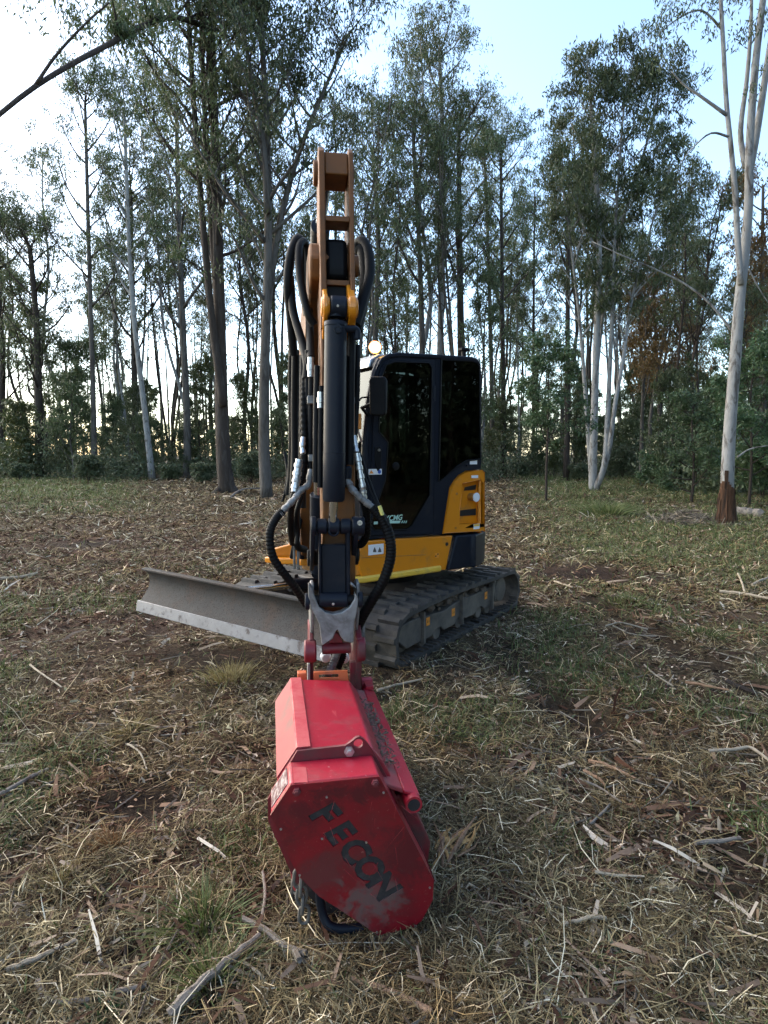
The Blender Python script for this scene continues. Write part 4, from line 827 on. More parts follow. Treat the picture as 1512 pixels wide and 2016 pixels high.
# what the cab holds
st_ = MB(); st_.box(V3(0.02, 0.45, 1.32), (0.24, 0.24, 0.07), VX); st_.build('seat', M['seat'], EX, bevel=0.04, seg=3)
MB().prism([(-0.20, 1.36), (-0.12, 1.38), (-0.22, 2.0), (-0.31, 2.0)], 0.23, 0.67, lambda u, v, w: V3(u, w, v)).build('seat_back', M['seat'], EX, bevel=0.04, seg=3)
MB().box(V3(0.05, 0.45, 1.12), (0.2, 0.2, 0.14), VX).build('seat_base', M['black'], EX)
for l in (0.14, 0.76):
    MB().box(V3(0.12, l, 1.3), (0.26, 0.06, 0.1), VX).build('console', M['black'], EX, bevel=0.02)
    MB().tube([V3(0.3, l, 1.38), V3(0.32, l, 1.5), V3(0.31, l, 1.58)], [0.012, 0.018, 0.022], 8).build('joystick', M['black'], EX)
for l in (0.4, 0.52): MB().tube([V3(0.5, l, 1.0), V3(0.52, l, 1.35), V3(0.47, l, 1.52)], 0.012, 8).build('travel_lever', M['black'], EX)
MB().box(V3(fF - 0.08, 0.45, 1.25), (0.02, 0.36, 0.08), VX).build('dash_ledge', M['black'], EX)
# door fittings
hx = VP(744, 890)
hd = MB().prism(side([(738, 880), (748, 878), (751, 888), (749, 922), (743, 928), (738, 915)], SIDE + 0.017), SIDE + 0.012, SIDE + 0.024, lambda u, v, w: V3(u, w, v)).build('door_handle', M['black'], door, bevel=0.004)
c = VP(746.5, 886, SIDE + 0.03); MB().cyl(V3(c[0], SIDE + 0.02, c[1]), V3(c[0], SIDE + 0.034, c[1]), 0.011, 12).build('door_lock', M['zinc'], door)
st1 = sticker(725.5, 923.5, 751.5, 934, M['white'], 'safety_sticker', door, SIDE + 0.017)
MB().prism([VP(a, b_, SIDE + .02) for a, b_ in ((727, 932.5), (735.5, 932), (731, 925.5))], SIDE + 0.019, SIDE + 0.020, lambda u, v, w: V3(u, w, v)).build('warning_triangle', M['tri'], door)
c = VP(747, 928.7, SIDE + 0.02); MB().cyl(V3(c[0], SIDE + 0.019, c[1]), V3(c[0], SIDE + 0.0205, c[1]), 0.016, 18).build('blue_disc', M['blue'], door)
sticker(925, 906, 939, 914, M['white'], 'small_sticker', cab, SIDE + 0.002)
c = VP(919, 916, SIDE); MB().cyl(V3(c[0], SIDE, c[1]), V3(c[0], SIDE + 0.02, c[1]), 0.012, 12).build('bolt', M['slate'], cab)
c = VP(778.5, 918, SIDE + .008); MB().lathe(V3(c[0], SIDE + 0.008, c[1]), VX[1], [(0, 0.034), (0.012, 0.032), (0.016, 0.02), (0.016, 0.0)], 20).build('vent_disc', M['black'], door)
# wiper, mirror, marker lamp, work lamp, aerial
mrr = MB().prism([(-0.085, -0.16), (-0.06, -0.18), (0.06, -0.18), (0.085, -0.16), (0.09, 0.13), (0.07, 0.165), (-0.07, 0.165), (-0.09, 0.13)], -0.03, 0.035,
    lambda u, v, w: V3(fF + 0.0, SIDE + 0.09, 2.09) + np.array([0.055, 0, 0]) + np.array([0.93, -0.05, 0]) * u * 0.78 + np.array([0, 0, 1.0]) * v * 0.85 + np.array([-0.2, -0.97, 0]) * w).build('mirror', M['black'], EX, bevel=0.015, seg=3)
MB().tube([V3(fF - 0.03, SIDE - 0.01, 1.95), V3(fF + 0.04, SIDE + 0.02, 2.0), V3(fF + 0.0, SIDE + 0.10, 2.03)], 0.014, 8).build('mirror_bracket', M['black'], mrr)
MB().tube(catmull([W(723, 782, 4.62), W(711, 784, 4.6), W(704, 797, 4.58), W(702, 818, 4.56)], 5), 0.007, 6).build('lamp_cable', M['black'], EX)
a = W(704.5, 830, 4.55); ml = MB().box(a, (0.028, 0.03, 0.06)).build('marker_lamp', M['amber'], EX, bevel=0.006)
MB().tube([W(704, 842, 4.56), W(706, 852, 4.58), W(712, 870, 4.6)], 0.008, 6).build('lamp_bracket', M['zinc'], ml)
a = W(738.5, 683.5, 4.80); dv = np.array([0.05, -0.995, -0.08]); dv /= np.linalg.norm(dv)
wlp = MB().lathe(a - dv * 0.005, -dv, [(0, 0.050), (0.02, 0.054), (0.05, 0.045), (0.075, 0.02)], 24).build('work_lamp', M['amber'], EX)
MB().lathe(a, dv, [(-0.004, 0.046), (0.006, 0.044), (0.012, 0.03), (0.014, 0.0)], 24).build('lamp_lens', M['lamp'], wlp)
MB().tube([a - dv * 0.05, a - dv * 0.05 + np.array([0, 0.02, -0.11])], 0.018, 8).build('lamp_stalk', M['black'], wlp)
an = VP(913, 701, 0.75); MB().tube([V3(an[0], 0.75, an[1] - 0.02), V3(an[0], 0.75, an[1] + 0.045)], 0.022, 10).build('roof_aerial', M['black'], EX)
MB().box(V3(an[0], 0.75, an[1] + 0.055), (0.05, 0.03, 0.012), VX).build('aerial_cap', M['black'], EX, bevel=0.005)
# maker's name printed low on the door glass
def text_mesh(body, size, extrude=0.0, shear=0.0, offset=0.0, spacing=1.0):
    cu = bpy.data.curves.new('text', 'FONT'); cu.body = body; cu.size = size; cu.extrude = extrude; cu.shear = shear; cu.offset = offset
    cu.align_x = 'CENTER'; cu.align_y = 'CENTER'; cu.space_character = spacing; cu.resolution_u = 3
    t = bpy.data.objects.new('text', cu); COL.objects.link(t); bpy.context.view_layer.update()
    me = bpy.data.meshes.new_from_object(t.evaluated_get(bpy.context.evaluated_depsgraph_get())); bpy.data.objects.remove(t); return me
def place_mesh(name, me, mat, parent, O, X, Yv, Z, label=None):
    me.materials.clear(); me.materials.append(mat); off = root_loc(parent); o = bpy.data.objects.new(name, me); COL.objects.link(o); o.parent = parent
    X, Yv, Z = [np.array(a, float) / np.linalg.norm(a) for a in (X, Yv, Z)]
    o.matrix_local = Matrix(((X[0], Yv[0], Z[0], O[0] - off.x), (X[1], Yv[1], Z[1], O[1] - off.y), (X[2], Yv[2], Z[2], O[2] - off.z), (0, 0, 0, 1))); 
    if label: o['label'] = label
    return o
c = VP(774, 1020, SIDE + 0.0095)
place_mesh('maker_name', text_mesh('XCMG', 0.062, 0.0004, 0.25, 0.0012), M['mint'], door, V3(c[0], SIDE + 0.0095, c[1]), -VX[0], VX[2], VX[1])
sl_ = side([(758, 1025.5), (789, 1025), (787, 1030), (757, 1030.5)], SIDE + .0095)
MB().prism(sl_, SIDE + 0.0088, SIDE + 0.0096, lambda u, v, w: V3(u, w, v)).build('maker_bar', M['mint'], door)
for k in range(3):
    x = 790 + k * 4; MB().prism(side([(x, 1030), (x + 1.6, 1030), (x + 3.4, 1025), (x + 1.8, 1025)], SIDE + .0095), SIDE + 0.0088, SIDE + 0.0096, lambda u, v, w: V3(u, w, v)).build('maker_slash', M['mint'], door)
sticker(736, 1027, 743.5, 1032, M['mint'], 'glass_mark', door, SIDE + 0.0088, 0.0008)

# --- swing post, boom, arm
AO = np.array([-0.262, 2.90, 0.0])
BS = np.array([-0.60 , 5.02, 0.0])
AN = AO - BS; AN /= np.linalg.norm(AN); AS = np.array([-AN[1], AN[0], 0.0])       # AN towards the camera, AS to the viewer's right
def A3(s, n, z): return AO + AS * s + AN * n + np.array([0, 0, z])
def AP(px, py, n):
    p = hit(px, py, AO, AN, n); q = p - AO; return float(q @ AS), float(p[2])
def APt(px, py, n): return hit(px, py, AO, AN, n)
post = MB(); post.cyl(A3(0.02, -2.33, 0.62), A3(0.02, -2.33, 1.02), 0.13, 24)
post.build('swing_post', M['old_yellow'], EX, bevel=0.01)
for z in (0.70, 0.96):
    MB().prism([(-0.20, -2.5), (0.24, -2.5), (0.17, -2.20), (-0.13, -2.20)], z - 0.03, z + 0.03, lambda u, v, w: A3(u, v, w)).build('swing_lug', M['yellow'], EX, bevel=0.01)
MB().prism([(-0.02, -2.48), (-0.02, -2.2), (-0.30, -2.25), (-0.44, -2.36), (-0.30, -2.6)], 0.68, 0.73, lambda u, v, w: A3(u, v, w)).build('front_deck_ear', M['yellow'], EX, bevel=0.008)
MB().prism([(-0.12, 0.73), (-0.40, 0.73), (-0.36, 0.80), (-0.20, 0.84), (-0.14, 0.98)], -2.42, -2.36, lambda u, v, w: A3(u, w, v)).build('front_gusset', M['yellow'], EX, bevel=0.008)
for s in (-0.115, 0.115):
    MB().prism([(-2.34, 0.72), (-2.02, 0.76), (-1.96, 0.92), (-2.05, 1.05), (-2.34, 1.0)], s - 0.02, s + 0.02, lambda u, v, w: A3(w, u, v)).build('boom_bracket', M['slate'], EX, bevel=0.008)
boomp = [(-2.20, 0.80), (-2.05, 0.76), (-1.95, 0.84), (-1.62, 1.66), (-1.32, 2.02), (-0.85, 2.24), (-0.10, 2.43), (0.04, 2.47), (0.08, 2.56), (0.02, 2.64), (-0.10, 2.66), (-0.9, 2.60), (-1.45, 2.46), (-1.78, 2.20), (-1.98, 1.80), (-2.20, 1.0)]
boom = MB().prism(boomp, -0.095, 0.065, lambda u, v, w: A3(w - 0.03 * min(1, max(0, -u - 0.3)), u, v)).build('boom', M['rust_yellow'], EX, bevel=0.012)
MB().prism([(-0.35, 2.40), (0.02, 2.47), (0.06, 2.56), (0.0, 2.62), (-0.35, 2.62)], -0.06, 0.052, lambda u, v, w: A3(w, u, v)).build('boom_nose', M['black'], EX, bevel=0.01)
MB().cyl(A3(-0.0, -1.72, 0.72), A3(0, -1.45, 1.35), 0.06, 18).build('boom_cylinder', M['slate'], EX, bevel=0.004)
MB().cyl(A3(0, -1.45, 1.35), A3(0, -1.25, 1.98), 0.033, 14).build('boom_cylinder_rod', M['chrome'], EX)
MB().cyl(A3(0, -1.95, 0.80), A3(0, -1.7, 0.70), 0.05, 14).build('boom_cylinder_foot', M['slate'], EX)
MB().cyl(A3(-0.01, -1.62, 2.60), A3(-0.01, -0.55, 2.93), 0.055, 18).build('arm_cylinder', M['slate'], EX, bevel=0.004)
MB().cyl(A3(-0.01, -0.55, 2.93), A3(-0.01, -0.02, 2.97), 0.03, 14).build('arm_cylinder_rod', M['chrome'], EX)
MB().prism([(-1.75, 2.40), (-1.5, 2.45), (-1.55, 2.66), (-1.68, 2.66)], -0.06, 0.05, lambda u, v, w: A3(w, u, v)).build('arm_cylinder_bracket', M['old_yellow'], EX, bevel=0.006)
# arm: two cheek plates above, a closed box below
cheek = [(-0.12, 2.22), (0.155, 2.22), (0.165, 2.40), (0.135, 2.52), (0.12, 2.70), (0.095, 3.02), (0.055, 3.055), (-0.06, 3.055), (-0.10, 3.0), (-0.13, 2.66), (-0.15, 2.5)]
sL0, sL1 = AP(629, 440, 0.12)[0], AP(641, 440, 0.12)[0]; sR0, sR1 = AP(688, 440, 0.12)[0], AP(697.5, 440, 0.12)[0]
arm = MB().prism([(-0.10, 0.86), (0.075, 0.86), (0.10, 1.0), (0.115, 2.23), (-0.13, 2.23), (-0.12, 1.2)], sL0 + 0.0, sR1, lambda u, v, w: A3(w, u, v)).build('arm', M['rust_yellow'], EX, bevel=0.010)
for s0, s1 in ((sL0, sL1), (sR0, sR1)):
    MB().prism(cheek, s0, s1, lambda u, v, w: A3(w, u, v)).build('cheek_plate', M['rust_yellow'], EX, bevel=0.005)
zt0, zt1 = AP(660, 340, 0.10)[1], AP(660, 294, 0.10)[1]
MB().prism([(zt0, 0.088), (zt1, 0.075), (zt1 + 0.01, -0.05), (zt0 - 0.02, -0.05)], sL1 + 0.001, sR0 - 0.001, lambda u, v, w: A3(w, v, u)).build('head_block', M['rust_yellow'], EX, bevel=0.006)
MB().cyl(A3(sL0 - 0.02, -0.02, 2.97), A3(sR1 + 0.012, -0.02, 2.97), 0.055, 20).build('head_pin', M['rust_yellow'], EX, bevel=0.005)
for (px, py, h_) in ((663, 435, 0.012), (663, 560, 0.012)):
    z = AP(px, py, 0.09)[1]; MB().box(A3((sL1 + sR0) / 2, 0.06, z), ((sR0 - sL1) / 2 - 0.001, 0.06, h_), (AS, AN, (0, 0, 1))).build('rung', M['rust_yellow'], EX, bevel=0.003)
MB().cyl(A3(sL0 - 0.035, 0, 2.55), A3(sR1 + 0.03, 0, 2.55), 0.05, 20).build('pivot_pin', M['rust_yellow'], EX, bevel=0.004)
NE = 0.205
z0_, z1_ = AP(660, 558, 0.0)[1], AP(660, 478, 0.0)[1]
MB().prism([(-0.10, z0_), (0.075, z0_), (0.085, z0_ + 0.06), (0.06, z1_), (-0.10, z1_ + 0.01)], sL1 + 0.001, sR0 - 0.006, lambda u, v, w: A3(w, u, v)).build('arm_core', M['black'], EX, bevel=0.02)
MB().box(A3((sL1 + sR0) / 2, 0.0, z0_ - 0.12), ((sR0 - sL1) / 2 - 0.002, 0.10, 0.08), (AS, AN, (0, 0, 1))).build('arm_core', M['black'], EX)
eh = AP(661, 605, NE); ears = ((632, 649), (682, 704))
for x0, x1 in ears:
    a, b_ = AP(x0, 605, NE)[0], AP(x1, 605, NE)[0]
    MB().prism([(0.10, eh[1] - 0.14), (0.15, eh[1] - 0.09)] + [(NE + 0.05 * math.cos(t), eh[1] + 0.055 * math.sin(t)) for t in np.linspace(-1.3, 1.5, 9)] + [(0.15, eh[1] + 0.10), (0.10, eh[1] + 0.14)], a + 0.008, b_ - 0.008, lambda u, v, w: A3(w, u, v)).build('cylinder_ear', M['yellow'], EX, bevel=0.006)
    MB().cyl(A3(a, NE, eh[1]), A3(b_, NE, eh[1]), 0.045, 22).build('ear_boss', M['yellow'], EX, bevel=0.008)
# bucket cylinder down the front of the arm
c0 = APt(661, 634, NE); c1 = APt(657, 987, NE); ax = (c1 - c0) / np.linalg.norm(c1 - c0)
bc = MB().lathe(c0, ax, [(0, 0.050), (0.004, 0.053), (0.02, 0.053), (0.022, 0.0505)] + [(np.linalg.norm(c1 - c0) * t, 0.0505) for t in (0.3, 0.72)] + [(np.linalg.norm(c1 - c0) * 0.721, 0.0525), (np.linalg.norm(c1 - c0) * 0.725, 0.0525), (np.linalg.norm(c1 - c0) * 0.726, 0.0515), (np.linalg.norm(c1 - c0) * 0.985, 0.0515), (np.linalg.norm(c1 - c0), 0.044)], 32).build('bucket_cylinder', M['slate'], EX)
MB().tube([c0 - ax * 0.02, c0 - ax * 0.06, c0 - ax * 0.1], [0.036, 0.038, 0.03], 20).build('cylinder_neck', M['slate'], bc)
MB().cyl(A3(AP(650, 605, NE)[0], NE, eh[1]), A3(AP(682, 605, NE)[0], NE, eh[1]), 0.05, 26).build('cylinder_eye', M['slate'], bc, bevel=0.008)
MB().cyl(APt(665, 602, NE + 0.045), APt(665, 602, NE + 0.058), 0.006, 8).build('grease_nipple', M['zinc'], bc)
MB().lathe(APt(665, 648, NE + 0.045), AN, [(0, 0.019), (0.014, 0.019), (0.016, 0.012), (0.010, 0.010), (0.010, 0.0)], 16).build('port_plug', M['slate'], bc)
MB().tube(catmull([APt(674, 645, NE + 0.02), APt(688, 648, NE + 0.01), APt(702, 650, NE), APt(703, 668, NE)], 4), 0.017, 12).build('elbow_fitting', M['slate'], bc)
rod1 = APt(655, 1022, NE - 0.01)
MB().cyl(c1 - ax * 0.01, rod1 + ax * 0.02, 0.021, 18).build('cylinder_rod', M['chrome'], bc)
# linkage: cross pin with collars, H-link, side links
NH = 0.185; zh = AP(655, 1036, NH)[1]
def pinseg(x0, x1, r, mat, name, py=1036, n=NH, bev=0.006, par=EX):
    a, b_ = APt(x0, py, n), APt(x1, py, n); return MB().cyl(a, b_, r, 26).build(name, mat, par, bevel=bev)
pinseg(612, 622, 0.047, M['slate'], 'pin_cap'); pinseg(623.5, 643.5, 0.036, M['slate'], 'link_boss'); pinseg(645.5, 668, 0.038, M['slate'], 'rod_eye'); pinseg(670, 690, 0.036, M['slate'], 'link_boss')
pinseg(692, 717, 0.045, M['slate'], 'pin_collar'); pinseg(614, 716, 0.026, M['black'], 'cross_pin')
MB().lathe(APt(708, 1029, NH + 0.042), AN, [(0, 0.012), (0.012, 0.012), (0.012, 0.006), (0.006, 0.006), (0.006, 0.0)], 12).build('collar_bolt', M['zinc'], EX)
MB().tube([APt(657 + 9 * math.sin(t), 1046 + 9 * math.cos(t), NH + 0.03) for t in np.linspace(-1.9, 1.9, 12)], 0.005, 6).build('grease_loop', M['slate'], EX)
zl = AP(655, 1181, 0.20)[1]; NL = 0.165
hs0, hs1 = AP(632, 1100, NL)[0], AP(681, 1100, NL)[0]
MB().prism([(hs0, AP(655, 1172, NL)[1]), (hs1, AP(655, 1172, NL)[1]), (hs1, AP(655, 1072, NL)[1]), (hs0, AP(655, 1072, NL)[1])], NL - 0.03, NL + 0.012, lambda u, v, w: A3(u, w, v)).build('h_link', M['slate'], EX, bevel=0.006)
for x0, x1 in ((627, 632), (681, 688)):
    a, b_ = AP(x0, 1100, NL)[0], AP(x1, 1100, NL)[0]
    MB().prism([(NL - 0.05, zl - 0.03), (NL + 0.035, zl - 0.03), (NL + 0.04, zh - 0.03), (NL + 0.05, zh + 0.02), (NL - 0.03, zh + 0.02), (NL - 0.05, zh - 0.05)], a, b_, lambda u, v, w: A3(w, u, v)).build('link_plate', M['slate'], EX, bevel=0.005)
for x0, x1, nn in ((611, 619, 'l'), (692, 702, 'r')):
    a, b_ = AP(x0, 1100, 0.1)[0], AP(x1, 1100, 0.1)[0]
    MB().prism([(-0.07, 1.10), (-0.02, 1.06), (0.05, 1.10), (NH + 0.03, zh - 0.035), (NH + 0.04, zh + 0.02), (NH - 0.02, zh + 0.045), (-0.05, 1.19)], a, b_, lambda u, v, w: A3(w, u, v)).build('side_link', M['slate'], EX, bevel=0.005)
    MB().cyl(A3(a - 0.012, -0.01, 1.13), A3(b_ + 0.02, -0.01, 1.13), 0.042, 20).build('link_pin', M['black'], EX, bevel=0.005)
for l_, px_ in (('a', 596), ('b', 609)):
    a = AP(px_, 1060, -0.35)[0]
    MB().prism([(-1.9, 0.74), (-1.8, 0.72), (-1.72, 0.98), (-1.8, 1.2), (-1.9, 1.1)], -0.16 - (0.03 if l_ == 'a' else 0), -0.14 - (0.03 if l_ == 'a' else 0), lambda u, v, w: A3(w, u, v)).build('boom_foot_plate', M['cast'], EX, bevel=0.004)
c = APt(690, 1088, -0.5); MB().cyl(c, c + AS * 0.05, 0.055, 20).build('boom_pin_collar', M['black'], EX, bevel=0.006)
pinseg(628, 684, 0.034, M['slate'], 'lower_pin_tube', 1181, 0.20); pinseg(612, 702, 0.024, M['black'], 'lower_pin', 1181, 0.20)
MB().lathe(APt(656, 1189, 0.232), AN, [(0, 0.007), (0.008, 0.006), (0.009, 0.0)], 8).build('grease_nipple', M['zinc'], EX)
MB().cyl(A3(sL0 - 0.02, -0.02, 0.90), A3(sR1 + 0.02, -0.02, 0.90), 0.05, 20).build('arm_foot_boss', M['slate'], EX, bevel=0.005)

# --- hard lines, hoses, couplings
def line(name, pts, r, mat, n=8, ribs=0.0, par=EX, sub=8):
    P = catmull(pts, sub)
    if ribs:
        P = catmull(pts, sub * 3); R = [r * (1 + ribs * (1 if (i // 2) % 2 else -1) * 0.5) for i in range(len(P))]
    else: R = r
    return MB().tube(P, R, n).build(name, mat, par)
for x0, n_, y0, y1, r in ((690, 0.135, 655, 915, 0.019), (676, 0.14, 700, 960, 0.016), (622, 0.125, 720, 950, 0.014), (596, -0.1, 700, 1000, 0.02), (585, -0.6, 700, 1040, 0.022), (578, -0.9, 690, 1030, 0.02), (612, 0.02, 700, 945, 0.016), (604, 0.0, 690, 960, 0.014), (692, 0.06, 640, 905, 0.017), (686, 0.10, 745, 880, 0.011), (631, 0.14, 760, 960, 0.013)):
    line('hard_line', [APt(x0 + 2, y0, n_), APt(x0, (y0 + y1) / 2, n_), APt(x0 - 1, y1, n_)], r, M['black'], 10)
line('hard_line', [A3(-0.165, -1.3, 1.9), A3(-0.17, -1.75, 1.5), A3(-0.17, -2.0, 1.0)], 0.016, M['black'])
line('hard_line', [A3(-0.14, -1.3, 1.95), A3(-0.145, -1.7, 1.6), A3(-0.145, -1.98, 1.1)], 0.016, M['black'])
for x0, x1, y0, y1, n_ in ((605, 618, 780, 795, 0.06), (607, 620, 895, 908, 0.06), (680, 693, 895, 908, 0.12), (686, 698, 782, 795, 0.10)):
    a, b_ = APt(x0, y0, n_), APt(x1, y1, n_); MB().box((a + b_) / 2, ((x1 - x0) * 0.00125, 0.02, (y1 - y0) * 0.00125), (AS, AN, (0, 0, 1))).build('line_clamp', M['cast'], EX, bevel=0.003)
def fitting(pts, r, steps, par, name='fitting', mat='zinc'):
    P = [np.array(p) for p in pts]; Q = []; R = []
    for k in range(steps + 1):
        t = k / steps * (len(P) - 1); i = min(int(t), len(P) - 2); p = P[i] + (P[i + 1] - P[i]) * (t - i)
        d = (P[i + 1] - P[i]) / (np.linalg.norm(P[i + 1] - P[i]) + 1e-9) * 0.001
        rr = r * (1.0 if k % 2 else 0.82); Q += [p - d, p + d]; R += [R[-1] if R else rr, rr]
    return MB().tube(Q, R, 12).build(name, M[mat], par)
fitting([APt(612, 704, 0.04), APt(612, 742, 0.04)], 0.019, 3, EX); fitting([APt(688, 706, 0.1), APt(688, 744, 0.1)], 0.016, 3, EX); fitting([APt(631, 772, 0.15), APt(631, 803, 0.15)], 0.017, 3, EX)
line('hose', [APt(618, 640, -0.05), APt(604, 610, -0.05), APt(590, 540, -0.12), APt(589, 485, -0.2), APt(600, 478, -0.28), APt(606, 520, -0.3), APt(608, 600, -0.26), APt(612, 706, 0.03)], 0.020, M['hose'], 10)
line('hose', [APt(578, 700, -0.3), APt(572, 620, -0.25), APt(567, 560, -0.2), APt(572, 505, -0.2), APt(584, 472, -0.24), APt(594, 480, -0.3), APt(598, 540, -0.32), APt(606, 620, -0.3)], 0.024, M['hose'], 10)
line('hose', [APt(571, 545, -0.22), APt(577, 610, -0.2), APt(592, 665, -0.12), APt(604, 712, -0.02), APt(603, 745, 0)], 0.021, M['hose'], 10)
line('hose', [APt(600, 740, -0.02), APt(598, 800, 0.0), APt(599, 870, 0.02), APt(596, 930, 0.03), APt(590, 960, 0.05)], 0.017, M['hose'], 10, 0.2)
line('hose', [APt(576, 660, -0.5), APt(574, 760, -0.6), APt(575, 860, -0.65), APt(573, 930, -0.7), APt(566, 975, -0.7)], 0.022, M['hose'], 10)
line('hose', [APt(582, 690, -0.4), APt(580, 800, -0.45), APt(580, 900, -0.45), APt(576, 980, -0.4), APt(578, 1040, -0.4), APt(586, 1075, -0.4), APt(600, 1082, -0.5)], 0.021, M['hose'], 10)
line('hose', [APt(700, 640, 0.0), APt(715, 590, -0.05), APt(728, 540, -0.12), APt(724, 492, -0.18), APt(711, 474, -0.22), APt(703, 490, -0.25), APt(703, 540, -0.25)], 0.026, M['hose'], 10)
line('hose', [APt(702, 650, -0.05), APt(713, 600, -0.1), APt(720, 550, -0.16), APt(715, 500, -0.2), APt(706, 490, -0.22)], 0.030, M['hose'], 10)
line('hose', [APt(704, 680, 0.02), APt(704, 740, 0.05), APt(702, 800, 0.06), APt(698, 880, 0.08)], 0.013, M['hose'], 10)
# left coupling and the long hose down to the head
cl = fitting([APt(589, 905, 0.10), APt(584, 940, 0.11), APt(580, 968, 0.12)], 0.021, 9, EX, 'coupling')
fitting([APt(597, 862, 0.06), APt(595, 880, 0.08), APt(597, 893, 0.09)], 0.014, 4, EX, 'coupling')
fitting([APt(612, 925, 0.08), APt(608, 955, 0.10), APt(592, 965, 0.12), APt(580, 982, 0.14), APt(562, 1000, 0.16), APt(550, 1014, 0.17)], 0.017, 14, EX, 'pipe_elbow', 'cast')
line('hose', [APt(556, 1006, 0.16), APt(541, 1024, 0.18), APt(531, 1052, 0.2), APt(537, 1095, 0.2), APt(560, 1130, 0.18), APt(582, 1158, 0.14), APt(602, 1190, 0.05)], 0.0195, M['hose'], 12, 0.10)
line('hose', [APt(580, 968, 0.12), APt(573, 1000, 0.1), APt(572, 1040, 0.0), APt(576, 1070, -0.1)], 0.016, M['hose'], 10)
line('hose', [APt(594, 975, 0.05), APt(584, 1010, 0.05), APt(586, 1045, 0), APt(584, 1070, 0)], 0.012, M['hose'], 10)
line('hose', [APt(560, 890, -0.8), APt(566, 930, -0.75), APt(562, 965, -0.7), APt(556, 988, -0.7)], 0.009, M['hose'], 8)
# right coupling and the long hose down to the head
fitting([APt(697, 858, 0.12), APt(700, 878, 0.13), APt(702, 890, 0.14)], 0.013, 4, EX, 'coupling')
fitting([APt(703, 893, 0.15), APt(708, 925, 0.16), APt(714, 960, 0.17), APt(716, 982, 0.17)], 0.017, 12, EX, 'coupling')
MB().lathe(APt(684, 930, 0.14), np.array([0, 0, 1.0]), [(-0.03, 0.02), (0.02, 0.022), (0.03, 0.014)], 12).build('valve_body', M['slate'], EX)
fitting([APt(684, 945, 0.14), APt(692, 962, 0.16), APt(712, 982, 0.18), APt(735, 1000, 0.19)], 0.018, 9, EX, 'pipe_elbow', 'cast')
line('hose', [APt(732, 998, 0.19), APt(753, 1022, 0.2), APt(767, 1058, 0.21), APt(769, 1096, 0.21), APt(757, 1138, 0.2), APt(737, 1174, 0.17), APt(716, 1210, 0.12), APt(703, 1236, 0.06)], 0.0245, M['hose'], 12, 0.08)
line('hose', [APt(716, 985, 0.16), APt(722, 1010, 0.1), APt(722, 1050, 0.05), APt(712, 1070, 0.0), APt(700, 1072, -0.05)], 0.020, M['hose'], 12, 0.14)
line('cable', [APt(705, 900, 0.05), APt(722, 950, 0.15), APt(738, 985, 0.22), APt(748, 1003, 0.235), APt(764, 1035, 0.24)], 0.006, M['hose'], 6)
line('cable', [APt(708, 890, 0.05), APt(727, 945, 0.15), APt(742, 985, 0.22), APt(752, 1005, 0.235)], 0.006, M['hose'], 6)
MB().cyl(APt(747, 996, 0.245), APt(753, 1014, 0.245), 0.009, 10).build('cable_tape', M['ycable'], EX)
line('hose', [A3(-0.05, -2.0, 1.35), A3(-0.16, -1.8, 1.0), A3(-0.2, -1.9, 0.8)], 0.02, M['hose'])

# ------------------------------------------------------------------ the mulching head
MO = np.array([-0.10, 1.81, 0.0]); MN = np.array([0.19, -0.98, 0.0]); MN /= np.linalg.norm(MN); MS = np.array([-MN[1], MN[0], 0.0])
def H3(s, n, z): return MO + MS * s + MN * n + np.array([0, 0, z])
def HP(px, py, n):
    p = hit(px, py, MO, MN, n); q = p - MO; return float(q @ MS), float(p[2])
HD = thing('mulching_head', 'red mulching head with plasma-cut lettering standing on the ground before the excavator', 'mulching head', (MO[0], MO[1] + 0.4, 0))
plate_px = [(572, 1546), (747, 1529), (854, 1733), (852, 1772), (830, 1813), (813, 1826), (744, 1842), (716, 1822), (627, 1764), (588, 1725), (555, 1661), (540, 1622), (532, 1606)]
pl = [HP(x, y, 0) for x, y in plate_px]; zmin = min(v for u, v in pl); pl = [(u, v - zmin - 0.005 if False else v) for u, v in pl]
